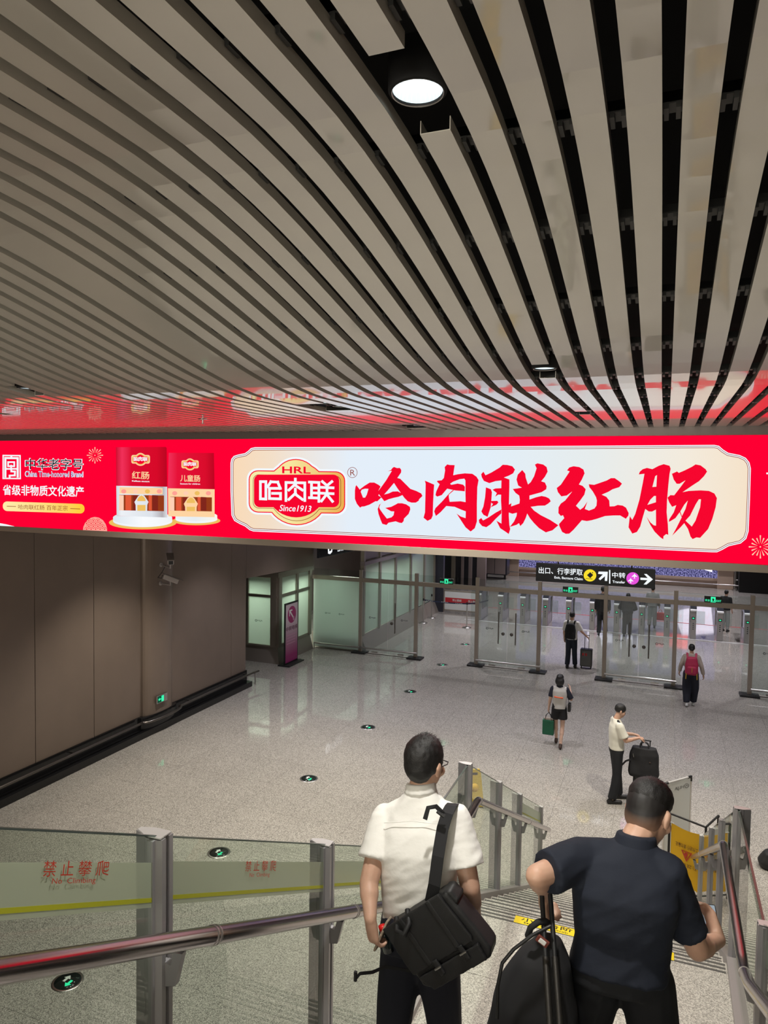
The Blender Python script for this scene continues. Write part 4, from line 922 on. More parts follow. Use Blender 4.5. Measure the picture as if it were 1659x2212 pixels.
br = thing('barrier_board', 'white framed barrier board with a red no crossing stripe behind the stanchions', 'barrier', ((f0.x+f1.x)/2, bby, 0))
w3 = (f1.x-f0.x)/2
MB().bbox(-w3, w3, -.015, .015, .12, ft, .004).build('board', 'white', br)
for a, b in (((-w3, 0, 0), (-w3, 0, ft+.05)), ((w3, 0, 0), (w3, 0, ft+.05)), ((-w3, 0, ft), (w3, 0, ft)), ((-w3, 0, .1), (w3, 0, .1))): bar(br, a, b, .05, .05, 'frame_tube', 'partition_frame')
MB().box(-w3+.05, w3-.05, -.02, -.016, ft*.46, ft*.68).build('red_stripe', 'red_line', br)
brf = lambda u, v: Vector((br.location.x+u, bby-.022, v))
for u in (-w3*.25, w3*.65): lettering('lettering', '禁止翻越', [(u-.2, ft*.63), (u+.2, ft*.63), (u+.2, ft*.52), (u-.2, ft*.52)], brf, 'white', br, .01, lift=.002, nrm=nY)
# ---- far wall with screen
FY = 43.0
struct(MB().box(-14, 7.6, FY+.6, FY+.8, 0, 5.4).build('wall_far', 'brown_frame'))
FF = lambda x, y: onp(x, y, 1, FY)
xL, xR = FF(1098, 1235).x, FF(1580, 1250).x
fwl = thing('marble_wall', 'pinkish marble wall framing a dark blue screen at the far end of the hall', 'wall', ((xL+xR)/2, FY, 0))
hw3 = (xR-xL)/2
MB().box(-hw3, hw3, .05, .5, 0, 5.2).build('marble_slab', 'marble', fwl)
scb = FF(1300, 1236).z; s0, s1 = FF(1117, 1225).x-fwl.location.x, FF(1552, 1240).x-fwl.location.x
m, nt, b = newmat('screen'); nt.nodes.remove(b)
g = nt.nodes.new('ShaderNodeNewGeometry'); nz = nt.nodes.new('ShaderNodeTexNoise'); nz.inputs['Scale'].default_value = 14; nz.inputs['Detail'].default_value = 5; nt.links.new(g.outputs['Position'], nz.inputs['Vector'])
rp = nt.nodes.new('ShaderNodeValToRGB'); rp.color_ramp.elements[0].position = .42; rp.color_ramp.elements[0].color = (.022, .022, .075, 1); rp.color_ramp.elements[1].position = .72; rp.color_ramp.elements[1].color = (.32, .30, .62, 1)
em = nt.nodes.new('ShaderNodeEmission'); nt.links.new(nz.outputs['Fac'], rp.inputs[0]); nt.links.new(rp.outputs[0], em.inputs[0]); em.inputs[1].default_value = 1.3; nt.links.new(em.outputs[0], nt.nodes['Material Output'].inputs[0])
scr = MB().box(s0, s1, .0, .05, scb, 5.1).build('screen', m, fwl)
for a, b in (((s0, 0, scb-.04), (s1, 0, scb-.04)), ((s0-.05, 0, scb-.08), (s0-.05, 0, 5.2)), ((s1+.05, 0, scb-.08), (s1+.05, 0, 5.2))): bar(fwl, a, b, .14, .12, 'screen_frame', 'marble_trim')
for x in (-hw3+.25, hw3-.3):
    MB().bbox(x-.4, x+.4, -.18, .06, 0, 1.0, .02).build('pilaster_base', 'marble_trim', fwl); MB().bbox(x-.46, x+.46, -.24, .06, 1.0, 1.12, .02).build('pilaster_cap', 'marble_trim', fwl); MB().bbox(x-.34, x+.34, -.12, .06, 1.12, 5.1, .02).build('pilaster_shaft', 'marble', fwl)
MB().tube([(-hw3-.5, -.6, .3), (hw3+.4, -.6, .3)], .03, 8).build('kick_rail', 'steel', fwl)
sfn = lambda u, v: Vector((u, FY-.0, v))
xs0, xs1 = FF(1117, 1225).x, FF(1552, 1240).x
lowc = FF(1538, 1236)
brd = [(lowc.x, lowc.z), (lowc.x+.2, lowc.z+1.6), (lowc.x-1.4, lowc.z+1.9), (lowc.x-1.9, lowc.z+.55)]
art('screen_picture', [[brd]], sfn, 'screen_white', fwl, .01, nY)
rnd = random.Random(4)
isl = []
for k in range(60):
    u, v = rnd.random()*.86+.05, rnd.random()*.8+.1
    A_, B_, D_ = Vector(brd[0]), Vector(brd[1]), Vector(brd[3]); c = A_+(B_-A_)*v+(D_-A_)*u; l = .05+.06*rnd.random(); a = rnd.random()*3
    isl.append([[(c.x, c.y), (c.x+l*math.cos(a), c.y+l*math.sin(a)), (c.x+l*math.cos(a)+.02, c.y+l*math.sin(a)+.02), (c.x+.02, c.y+.02)]])
art('screen_picture', isl, sfn, 'screen_pink', fwl, .015, nY)
lettering('screen_lettering', '冰雪之约', [(xs0+1.6, 4.9), (xs0+6.0, 4.9), (xs0+6.0, 3.7), (xs0+1.6, 3.7)], sfn, 'screen_white', fwl, .01, lift=.01, nrm=nY) if 0 else None
art('screen_picture', [[rectq(xs0+4.2+.55*k, 3.0, xs0+4.2+.55*k+.3, 3.55+.25*(k % 2))] for k in range(7)], sfn, 'screen_white', fwl, .01, nY)
art('screen_picture', [[rectq(xs0+7.9, 2.7, xs0+9.6, 3.5)]], sfn, 'screen_red', fwl, .01, nY)
# service doors left of the marble wall
dy = fl(1010, 1264).y
dw = thing('service_doors', 'row of grey-pink service doors with dark gaps at the far left of the hall', 'doors', (fl(1000, 1264).x, dy, 0))
DF = lambda x: onp(x, 1240, 1, dy).x-dw.location.x
for x0, x1, mt in ((940, 975, 'door_dark'), (975, 984, 'partition_frame'), (984, 996, 'door_dark'), (996, 1002, 'door_pink'), (1002, 1012, 'door_dark'), (1012, 1020, 'door_pink'), (1020, 1030, 'door_dark'), (1030, 1050, 'door_pink')):
    MB().bbox(DF(x0)+.01, DF(x1)-.01, 0 if mt == 'door_dark' else -.08, .1, 0, 5.2, .004).build('door_panel' if mt == 'door_pink' else 'frame_post' if mt == 'partition_frame' else 'dark_panel', mt, dw)
dy2 = fl(1075, 1240).y
dc = thing('metal_cabinet', 'pinkish grey double door cabinet at the far wall above the ticket gates', 'cabinet', (onp(1070, 1230, 1, 41.0).x, 41.0, 0))
CF = lambda x: onp(x, 1225, 1, 41.0).x-dc.location.x
MB().bbox(CF(1046), CF(1095), 0, .8, .25, 4.6, .02).build('body', 'door_dark', dc)
for x0, x1 in ((1048, 1068), (1069, 1092)):
    d_ = MB().bbox(CF(x0), CF(x1), -.03, 0, .3, 4.5, .01).build('door', 'door_pink', dc); MB().bbox(CF(x1)-.12, CF(x1)-.06, -.07, -.03, 1.9, 2.1, .01).build('handle', 'steel', d_)
for x in (CF(1050), CF(1090)): MB().box(x-.05, x+.05, .1, .2, 0, .26).build('leg', 'black', dc)
# shaded opening and steel rails right of the marble wall
rc = fl(1600, 1280)
rl = thing('crowd_rail', 'tall steel tube rail before the dark recess at the far right', 'rail', (rc.x, rc.y, 0))
r0, r1 = fl(1587, 1275)-rc, fl(1652, 1279)-rc
for p in (r0, r1): MB().tube([(p.x, p.y, 0), (p.x, p.y, 1.15)], .035, 10).build('post', 'steel', rl); MB().lathe([(.001, 0), (.14, 0), (.14, .03), (.001, .04)], 16, c=(p.x, p.y, 0)).build('foot', 'dark_steel', rl)
for z in (.55, 1.12): MB().tube([(r0.x, r0.y, z), (r1.x, r1.y, z)], .025, 10).build('rail_tube', 'steel', rl)
rp_ = fl(1660, 1262)
struct(MB().box(xR+.3, 7.6, FY-1.0, FY+.5, 0, 5.2).build('wall_opening_shade', 'black_matte'))  # solid black block, its colour stands in for the shade inside the opening
DEBUG_LEN = False
pbr('phone_case', (.30, .24, .18), .3, var=.5, vscale=120); pbr('gunmetal', (.10, .095, .09), .35, .9); pbr('tag_red', (.15, .03, .02), .4); pbr('gloss_black', (.012, .012, .013), .2)
# ================================================================== PEOPLE
class Blob(MB):
    def ell(s, c, r, R=None, su=14, sv=10):
        c = Vector(c); vs = []
        for i in range(sv+1):
            ph = PI*i/sv
            for k in range(su):
                th = 2*PI*k/su; v = Vector((r[0]*math.sin(ph)*math.cos(th), r[1]*math.sin(ph)*math.sin(th), r[2]*math.cos(ph)))
                vs.append(c+(R @ v if R else v))
        return s.add(vs, [(i*su+k, i*su+(k+1) % su, (i+1)*su+(k+1) % su, (i+1)*su+k) for i in range(sv) for k in range(su)])
    def cap(s, p0, p1, r0, r1, su=12):
        p0, p1 = Vector(p0), Vector(p1); d = p1-p0; L = max(d.length, 1e-5); q = d.to_track_quat('Z', 'Y').to_matrix()
        prof = [(r0*math.cos(a), -r0*math.sin(a)) for a in (PI/2-.05, PI/3, PI/6, 0)]+[(r1*math.cos(a), L+r1*math.sin(a)) for a in (0, PI/6, PI/3, PI/2-.05)]
        vs = [p0+q @ Vector((r*math.cos(2*PI*k/su), r*math.sin(2*PI*k/su), z)) for r, z in prof for k in range(su)]; n = len(prof)
        s.add(vs, [(i*su+k, i*su+(k+1) % su, (i+1)*su+(k+1) % su, (i+1)*su+k) for i in range(n-1) for k in range(su)])
        s.add(vs[:su], [tuple(range(su))[::-1]]); s.add(vs[-su:], [tuple(range(su))]); return s
    def chain(s, pts, rs):
        for (a, b), (ra, rb) in zip(zip(pts, pts[1:]), zip(rs, rs[1:])): s.cap(a, b, ra, rb)
        return s
    def loft(s, rings, su=28):
        """rings: (centre, right, forward, a, b, exponent)"""
        vs = []
        for c, rt, fw, a, b, n in rings:
            c = Vector(c)
            for k in range(su):
                t = 2*PI*k/su; ct, sn = math.cos(t), math.sin(t)
                vs.append(c+Vector(rt)*(a*math.copysign(abs(ct)**(2/n), ct))+Vector(fw)*(b*math.copysign(abs(sn)**(2/n), sn)))
        N = len(rings)
        s.add(vs, [(i*su+k, i*su+(k+1) % su, (i+1)*su+(k+1) % su, (i+1)*su+k) for i in range(N-1) for k in range(su)])
        s.add(vs[:su], [tuple(range(su))[::-1]]); s.add(vs[-su:], [tuple(range(su))]); return s
    def arm_loft(s, p0, p1, r0, r1, flat=1.0):
        p0, p1 = Vector(p0), Vector(p1); d = (p1-p0).normalized(); a = d.cross(Vector((0, 1, .2))).normalized(); b = d.cross(a)
        return s.loft([(p0, a, b, r0, r0, 2), ((p0+p1)/2, a, b, (r0+r1)/2, (r0+r1)/2*flat, 2), (p1, a, b, r1, r1*flat, 2)], 18)
    def skin(s, name, mat, parent, voxel=.01, it=4, noise_amp=0, noise_scale=8, stretch=(1, 1, 1), fold=None):
        me = bpy.data.meshes.new('tmp'); me.from_pydata(s.v, [], s.f); me.update()
        bm = bmesh.new(); bm.from_mesh(me); bmesh.ops.recalc_face_normals(bm, faces=bm.faces[:]); bm.to_mesh(me); bm.free()
        ob = bpy.data.objects.new('tmp', me); C.objects.link(ob)
        md = ob.modifiers.new('r', 'REMESH'); md.mode = 'VOXEL'; md.voxel_size = voxel
        if it: ms = ob.modifiers.new('s', 'SMOOTH'); ms.factor = .5; ms.iterations = it
        bpy.context.view_layer.update()
        m2 = bpy.data.meshes.new_from_object(ob.evaluated_get(bpy.context.evaluated_depsgraph_get()))
        bpy.data.objects.remove(ob); bpy.data.meshes.remove(me)
        m2.name = name
        if noise_amp or fold:
            nr = [v.normal.copy() for v in m2.vertices]
            for v, nn in zip(m2.vertices, nr):
                p = v.co; d = 0
                if noise_amp: d += noise_amp*noise.noise(Vector((p.x*stretch[0], p.y*stretch[1], p.z*stretch[2]))*noise_scale)
                if fold: d += fold(p)
                v.co = p+nn*d
        m2.polygons.foreach_set('use_smooth', [True]*len(m2.polygons)); m2.materials.clear(); m2.materials.append(MATS[mat] if isinstance(mat, str) else mat); m2.update()
        o = bpy.data.objects.new(name, m2); C.objects.link(o); o.parent = parent; return o
def skinmat(name, col):
    m = pbr(name, col, .5, bump=.05, bscale=120, var=.06, vscale=25); m.node_tree.nodes['Principled BSDF'].inputs['Subsurface Weight'].default_value = .06; return m
skinmat('skin', (.55, .33, .235)); skinmat('skin_pale', (.60, .39, .29))
pbr('hair', (.009, .008, .008), .5, bump=.3, bscale=320); pbr('shirt_white', (.84, .82, .78), .75, bump=.12, bscale=45); pbr('shirt_cream', (.68, .66, .58), .8)
pbr('shirt_navy', (.006, .0095, .021), .85, bump=.08, bscale=60); pbr('trouser_black', (.006, .007, .010), .8); pbr('trouser_navy', (.012, .014, .026), .8)
pbr('cloth_black', (.010, .010, .012), .8); pbr('cloth_grey', (.30, .30, .29), .85); pbr('cloth_beige', (.42, .36, .31), .85); pbr('vest_pale', (.52, .50, .46), .85); pbr('shoe_white', (.6, .6, .58), .6); pbr('shoe_brown', (.05, .028, .02), .6)
pbr('leather', (.012, .012, .013), .55, bump=.12, bscale=300); pbr('bag_pink', (.42, .02, .075), .6); pbr('bag_red', (.45, .03, .03), .6); pbr('bag_green', (.01, .11, .055), .7); pbr('orange', (.9, .16, .06), .6)
pbr('plastic_red', (.75, .01, .01), .35); pbr('phone_screen', (.2, .22, .25), .1, emit=(.5, .62, .72), estr=.45); pbr('denim', (.018, .024, .04), .85)
pbr('bottle', (.02, .028, .028), .12)
def hand(B, wr, d, pn, s=1.0, curl=.5, thumb=1, spread=.06):
    """palm from the wrist along d, palm faces pn, thumb side = thumb*(d x pn)"""
    d = Vector(d).normalized(); pn = (Vector(pn)-d*Vector(pn).dot(d)).normalized(); sd = d.cross(pn)*thumb; wr = Vector(wr)
    B.chain([wr, wr+d*.03*s, wr+d*.075*s], [.024*s, .026*s, .024*s])
    for k in (-1.3, -.4, .5, 1.4): B.cap(wr+d*.02*s+sd*.010*k*s, wr+d*.085*s+sd*.0175*k*s, .014*s, .0125*s)
    for k, L in ((1.4, .068), (.5, .078), (-.4, .072), (-1.3, .056)):
        p = wr+d*.085*s+sd*.0175*k*s; dd = (d+sd*spread*k).normalized(); r = .0092*s
        for j, f in enumerate((.45, .32, .25)):
            a = curl*(.7 if j == 0 else 1.0); ax = dd.cross(pn).normalized(); dd = Matrix.Rotation(a, 3, ax) @ dd; q = p+dd*L*f*s; B.cap(p, q, r, r*.94); p = q; r *= .94
    p = wr+d*.028*s+sd*.024*s; dd = (d*.75+sd*.75+pn*.35).normalized()
    for j, L in enumerate((.042, .032, .026)):
        q = p+dd*L*s; B.cap(p, q, (.0135, .0115, .0105)[j]*s, (.0115, .0105, .0095)[j]*s); p = q; dd = (dd+(d*.5-sd*.35+pn*.3)*curl).normalized()
def head(B, hc, fw, upv, s=1.0):
    fw = Vector(fw).normalized(); upv = (Vector(upv)-fw*Vector(upv).dot(fw)).normalized(); rt = fw.cross(upv)
    R = Matrix((rt, fw, upv)).transposed()
    P = lambda x, y, z: Vector(hc)+R @ Vector((x, y, z))*s
    S = lambda *r: tuple(v*s for v in r)
    B.ell(P(0, -.012, .032), S(.074, .092, .084), R, 20, 14); B.ell(P(0, .022, -.028), S(.060, .066, .085), R, 18, 12); B.ell(P(0, .052, -.088), S(.030, .030, .026), R)
    B.ell(P(0, .070, .012), S(.050, .020, .014), R); B.cap(P(0, .082, .0), P(0, .098, -.030), .009*s, .013*s); B.ell(P(0, .083, -.062), S(.024, .012, .012), R)
    for e in (-1, 1):
        B.ell(P(e*.075, -.008, -.008), S(.011, .020, .032), R); B.ell(P(e*.082, -.014, .004), S(.008, .017, .024), R); B.ell(P(e*.046, .055, -.03), S(.022, .022, .024), R)
    return P, S, R
def person(label, root, J, look, dress, voxel=.012, name='person', group=None):
    """J: joints in world coordinates. dress: function(root, J, frame helpers) for clothes."""
    t = thing(name, label, 'person', root, 0, group)
    o = Vector(root); J = {k: Vector(v)-o for k, v in J.items()}
    s = look.get('s', 1.0); B = Blob()
    P, S, R = head(B, J['head'], look['face'], look.get('up', (0, 0, 1)), s)
    B.cap(J['neck'], J['head']+(J['neck']-J['head'])*.25, .058*s, .052*s)
    rt = (J['shR']-J['shL']).normalized(); up_ = (J['neck']-J['pelvis']).normalized(); fw = up_.cross(rt).normalized()
    B.loft([(J['pelvis']-up_*.06*s, rt, fw, .125*s, .085*s, 2.2), (J['pelvis']+up_*.06*s, rt, fw, .125*s, .085*s, 2.2), (J['chest'], rt, fw, .145*s, .092*s, 2.2), (J['chest']+up_*.09*s, rt, fw, .12*s, .055*s, 2.0), (J['neck'], rt, fw, .052*s, .048*s, 2)])
    for e in 'LR':
        B.chain([J['sh'+e], J['el'+e], J['wr'+e]], [.052*s, .041*s, .026*s]); B.cap(J['el'+e], J['el'+e]+(J['wr'+e]-J['el'+e])*.35, .040*s, .040*s)
        B.cap(J['neck']-up_*.035*s, J['sh'+e]-up_*.02*s, .036*s, .042*s)
        hd = look.get('hand'+e) or ((J['wr'+e]-J['el'+e]).normalized(), -rt if e == 'R' else rt, .45)
        hd = (Vector(hd[0]), Vector(hd[1]), hd[2]); sgn = look.get('thumb'+e)
        if sgn is None:
            sgn = 1 if (hd[0].cross(hd[1])).dot(fw) > 0 else -1
        hand(B, J['wr'+e], hd[0], hd[1], s, hd[2], sgn)
        B.chain([J['hip'+e], J['kn'+e], J['an'+e]], [.074*s, .050*s, .036*s]); B.cap(J['kn'+e], J['kn'+e]+(J['an'+e]-J['kn'+e])*.4, .05*s, .052*s)
        ft = Vector(look.get('foot'+e, fw)); ft.z = 0; ft.normalize(); a = J['an'+e]
        B.cap(a-ft*.03*s-Vector((0, 0, .05*s)), a+ft*.14*s-Vector((0, 0, .062*s)), .032*s, .024*s)
    body = B.skin('body', look.get('skin', 'skin'), t, voxel, 3)
    for e in (-1, 1):
        eb = Blob().ell(P(e*.030, .079, -.004), S(.012, .010, .008), R, 10, 8); eb.sm = [True]*len(eb.f); eb.build('eye', 'black', t)
    dress(t, J, rt, fw, up_, s, P, S, R)
    return t
def hair_short(t, P, S, R, vox=.007, nape=-.07, mat='hair', rough=.006, top=1.0):
    B = Blob(); B.ell(P(0, -.014, .042), S(.082, .098, .088*top), R, 20, 14)
    B.ell(P(0, -.044, .01), S(.070, .064, abs(nape)+.012), R, 18, 12)
    for e in (-1, 1): B.ell(P(e*.066, -.012, .022), S(.017, .045, .045), R)
    return B.skin('hair', mat, t, vox, 2, rough, 55)
def shoes(t, J, look, fw, s, mat='black', L=.2):
    for e in 'LR':
        ft = Vector(look.get('foot'+e, fw)); ft.z = 0; ft.normalize(); a = J['an'+e]; z0 = a.z-.085*s
        B = Blob(); q = a.copy(); q.z = z0+.04*s
        B.cap(q-ft*.05*s, q+ft*.15*s-Vector((0, 0, .008*s)), .042*s, .036*s); B.cap(q-ft*.04*s, q-ft*.02*s+Vector((0, 0, .045*s)), .04*s, .042*s)
        B.skin('shoe', mat, t, .012, 2)
def torso(B, J, rt, fw, up_, s, grow=1.0, hem=-.02, wid=1.0, collar=True, waist=1.0):
    pv, ch, nk = J['pelvis'], J['chest'], J['neck']; g = grow
    sh = (J['shL']+J['shR'])/2
    B.loft([(pv+up_*hem*s, rt, fw, .170*s*g*wid, .125*s*g, 2.4), (pv+up_*.08*s, rt, fw, .160*s*g*wid*waist, .118*s*g, 2.4), (pv+(ch-pv)*.55, rt, fw, .168*s*g*wid, .124*s*g, 2.4), (ch, rt, fw, .182*s*g*wid, .128*s*g, 2.5), (ch+(sh-ch)*.7, rt, fw, .182*s*g*wid, .112*s*g, 2.4), (sh+up_*.02*s, rt, fw, .155*s*g*wid, .085*s*g, 2.2), (nk+up_*.0*s, rt, fw, .078*s, .072*s, 2), (nk+up_*.02*s, rt, fw, .064*s, .062*s, 2)])
    for e in 'LR': B.cap(nk-up_*.05*s, J['sh'+e]-up_*.005*s, .056*s*g, .058*s*g)
def sleeve(B, J, e, s, frac=.75, r0=.072, r1=.078):
    a, b = J['sh'+e], J['el'+e]; B.ell(a, (r0*s*.93,)*3); B.arm_loft(a, a+(b-a)*frac, r0*s, r1*s)
def trousers(t, J, rt, fw, up_, s, mat, r=(.098, .075, .068), hem=.06, vox=.012, amp=.006, waist=.10, wid=1.0, short=None):
    B = Blob(); pv = J['pelvis']
    B.loft([(pv+up_*waist*s, rt, fw, .158*s*wid, .115*s, 2.3), (pv, rt, fw, .172*s*wid, .125*s, 2.3), (pv-up_*.07*s, rt, fw, .168*s*wid, .115*s, 2.2)])
    for e in 'LR':
        h, k, a = J['hip'+e], J['kn'+e], J['an'+e]
        if short:
            end = h+(k-h)*short; B.chain([h+up_*.02, h+(end-h)*.5], [r[0]*s, r[0]*s*.98]); B.arm_loft(h, end, r[0]*s, r[1]*s); continue
        B.chain([h+up_*.02*s, k], [r[0]*s, r[1]*s]); an = a+(k-a).normalized()*hem*s-Vector((0, 0, .03*s)); B.arm_loft(k, an, r[1]*s, r[2]*s); B.ell(k, (r[1]*s,)*3)
    return B.skin('trousers' if not short else 'shorts', mat, t, vox, 3, amp, 9, (1, 1, .45))
def stand(p, hd, h, **ov):
    """default standing joints (local: +y forward, +x right, metres for 1.75 m) with overrides, placed in the world"""
    s = h/1.75
    L = dict(head=(0, .02, 1.625), neck=(0, -.015, 1.475), chest=(0, 0, 1.28), pelvis=(0, 0, .96), shL=(-.175, -.005, 1.41), shR=(.175, -.005, 1.41), elL=(-.225, -.03, 1.12), elR=(.225, -.03, 1.12), wrL=(-.235, .05, .88), wrR=(.235, .05, .88),
             hipL=(-.085, 0, .90), hipR=(.085, 0, .90), knL=(-.095, .02, .50), knR=(.095, .02, .50), anL=(-.10, -.02, .085), anR=(.10, -.02, .085))
    L.update(ov); c, sn = math.cos(hd), math.sin(hd)
    rot = lambda v: Vector((v[0]*c-v[1]*sn, v[0]*sn+v[1]*c, v[2]))
    return {k: Vector(p)+rot(v)*s for k, v in L.items()}, s, rot
# ---------------------------------------------------------------- man in white shirt with black backpack
PXY = lambda x, y, Y: onp(x, y, 1, Y)
J1 = dict(head=PXY(918, 1650, 2.87), neck=PXY(910, 1712, 2.86), chest=PXY(905, 1835, 2.80), pelvis=PXY(903, 2010, 2.78), shL=PXY(832, 1765, 2.84), shR=PXY(986, 1768, 2.84),
          elL=PXY(797, 1908, 2.68), wrL=PXY(800, 1985, 2.58), elR=PXY(1016, 1918, 2.76), wrR=PXY(1028, 2010, 2.86), hipL=PXY(868, 2055, 2.80), hipR=PXY(942, 2055, 2.80))
J1['anR'] = Vector((J1['hipR'].x+.02, 2.82, 2.83+.085)); J1['knR'] = (J1['hipR']+J1['anR'])/2+Vector((.01, .07, 0))
J1['anL'] = Vector((J1['hipL'].x-.04, 2.70, 2.83+.085)); J1['knL'] = (J1['hipL']+J1['anL'])/2+Vector((-.02, .07, .0))
if DEBUG_LEN:
    for a, b in (('shL', 'elL'), ('elL', 'wrL'), ('shR', 'elR'), ('elR', 'wrR'), ('shL', 'shR'), ('neck', 'pelvis'), ('hipR', 'anR'), ('hipL', 'anL'), ('head', 'neck')): print('MAN1', a, b, round((J1[a]-J1[b]).length, 3))
    print('head z', J1['head'].z, 'feet', 2.83)
def creases(seed, amp):
    def f(p):
        q = Vector((p.x*1.1+seed, p.y*1.1, p.z*2.2-p.x*.9))
        r = noise.ridged_multi_fractal(q*3.2, 1.0, 2.0, 3, .9, 2.0) if 0 else abs(noise.noise(q*4.5))+.5*abs(noise.noise(q*9.1))
        w = abs(noise.noise(Vector((p.x*6+seed, p.y*6, p.z*16-p.x*7))))
        return amp*.62*(.35-r)+amp*.35*(.2-w)
    return f
def dress1(t, J, rt, fw, up_, s, P, S, R):
    B = Blob(); torso(B, J, rt, fw, up_, s*.98, 1.0, -.03, .98); sleeve(B, J, 'L', s, .66, .066, .075); sleeve(B, J, 'R', s, .70, .064, .080)
    sh = B.skin('shirt', 'shirt_white', t, .0075, 4, 0, 1, fold=creases(3, .015))
    c = Blob(); nk = J['neck']+up_*.015
    n_ = nk-fw*.008
    c.loft([(n_-up_*.012, rt, fw, .070, .068, 2), (n_+up_*.030, rt, fw, .064, .062, 2)], 28); c.skin('collar', 'shirt_white', sh, .006, 2)
    ys_ = MB(); c0 = J['chest']+(J['neck']-J['chest'])*.62
    ys_.tube([c0+rt*x-fw*(.106-.9*x*x)-up_*.10*abs(x) for x in (-.13, -.09, -.05, 0, .05, .09, .13)], .0016, 6); ys_.build('yoke_seam', 'shirt_white', sh)
    trousers(t, J, rt, fw, up_, s, 'trouser_navy', (.098, .078, .075), .05, .011, .006, .09)
    shoes(t, J, {}, fw, s)
    h = hair_short(t, P, S, R, .0055, -.07, rough=.0022)
    rnd = random.Random(5); m = MB()
    for k in range(420):
        a = rnd.random()*2*PI; e = rnd.random()**.6*1.35; d = Vector((math.sin(e)*math.cos(a), math.sin(e)*math.sin(a)-.0, math.cos(e)))
        b0 = P(d.x*.081, d.y*.097-.014, d.z*.089+.042); tip = P(d.x*.081+rnd.uniform(-.006, .006), d.y*.097-.014+.012, d.z*.089+.042)+(R @ d)*rnd.uniform(.001, .009)
        side = (R @ Vector((-d.y, d.x, 0.01))).normalized()*.0022; m.add([b0-side, b0+side, tip], [(0, 1, 2)])
    o = m.build('hair_strands', 'hair', h); o['kind'] = 'stuff'
    g = MB()
    g.tube([P(.079, -.01, .004), P(.076, .06, .004), P(.06, .092, .002)], .0022, 6); g.tube([P(-.079, -.01, .004), P(-.076, .06, .004), P(-.06, .092, .002)], .0022, 6)
    g.tube([P(-.06, .094, .002), P(-.008, .100, .002)], .0022, 6).tube([P(.06, .094, .002), P(.008, .100, .002)], .0022, 6).tube([P(-.008, .1, .002), P(.008, .1, .002)], .0018, 6)
    g.build('glasses', 'black', t)
M1 = person('man in a white short-sleeved shirt with a black backpack walking down the stairs', (J1['pelvis'].x, 2.76, 2.83), J1, dict(face=(.28, .95, -.08), s=.985, footL=(0, 1, 0), handL=((.16, .05, -1), (.55, .83, .0), .7), handR=((0, .2, -1), (-1, 0, 0), .4)), dress1, .0065)
# backpack with a big flap hanging from the right shoulder
YBK = 2.60
bx = lambda x, y, Y=YBK: onp(x, y, 1, Y)
# its frame: u to the right along the bag's top edge, v down the bag
c_tl, c_tr, c_br, c_bl = bx(842, 1990), bx(985, 1908), bx(1052, 2062), bx(915, 2150)
bo = (c_tl+c_tr+c_br+c_bl)/4
bu = ((c_tr-c_tl)+(c_br-c_bl)).normalized(); bv0 = ((c_bl-c_tl)+(c_br-c_tr)); bv = (bv0-bu*bv0.dot(bu)).normalized(); bn = bu.cross(bv).normalized()
if bn.y < 0: bn = -bn
BWd, BHt = ((c_tr-c_tl).length+(c_br-c_bl).length)/2, ((c_bl-c_tl).length+(c_br-c_tr).length)/2
bk = thing('backpack', 'large black leather flap backpack slung on one shoulder of the white-shirted man', 'backpack', bo)
def Kb(u, v, n): return bu*(u*BWd/2)+bv*(v*BHt/2)+bn*n
def slab(pts, n0, n1, vox=.007, it=4, name='part', mat='leather', amp=.002):
    B = Blob(); N = len(pts); vs = [Kb(u, v, n0) for u, v in pts]+[Kb(u, v, n1) for u, v in pts]
    B.add(vs, [tuple(range(N))[::-1], tuple(range(N, 2*N))]+[(i, (i+1) % N, N+(i+1) % N, N+i) for i in range(N)]); return B.skin(name, mat, bk, vox, it, amp, 12)
slab([(-.92, -.9), (.92, -.92), (1.02, .2), (1.04, .82), (.9, 1.0), (-.72, 1.0), (-.98, .78), (-.95, 0)], -.02, .075, name='bag_body')
slab([(-.98, -1.0), (.78, -1.0), (.86, .30), (.82, .42), (-.95, .40), (-.98, .2)], -.035, -.022, .005, 2, 'flap')
slab([(.80, -.96), (1.0, -.9), (1.05, -.55), (.9, -.5)], -.015, .07, name='side_gusset')
slab([(-.5, -1.0), (-.36, -1.0), (-.36, .38), (-.5, .38)], -.0375, -.033, .004, 1, 'flap_stripe')
slab([(.36, -1.0), (.50, -1.0), (.50, .38), (.36, .38)], -.0375, -.033, .004, 1, 'flap_stripe')
slab([(-.9, .5), (.9, .5), (.85, .96), (-.7, .96)], -.036, -.02, .006, 3, 'front_pocket')
for u in (-.25, .5):
    slab([(u-.07, .30), (u+.07, .30), (u+.07, .72), (u-.07, .72)], -.046, -.036, .004, 1, 'buckle_strap'); o = MB()
    o.tube([Kb(u-.09, .5, -.048), Kb(u+.09, .5, -.048)], .004, 6); o.build('buckle', 'steel', bk)
hp = [Kb(-.62, -1.0, .0), Kb(-.60, -.80, -.05), Kb(-.42, -.66, -.065), Kb(-.22, -.80, -.05), Kb(-.25, -1.02, .0)]
MB().tube(hp, .011, 10).build('top_handle', 'leather', bk)
stp_ = [bx(930, 1950, 2.63)-bo, bx(938, 1912, 2.62)-bo, bx(946, 1850, 2.64)-bo, bx(956, 1790, 2.69)-bo, bx(966, 1757, 2.72)-bo, bx(974, 1741, 2.78)-bo, bx(979, 1736, 2.85)-bo, bx(980, 1742, 2.93)-bo, bx(975, 1800, 2.99)-bo, bx(975, 1900, 2.98)-bo]
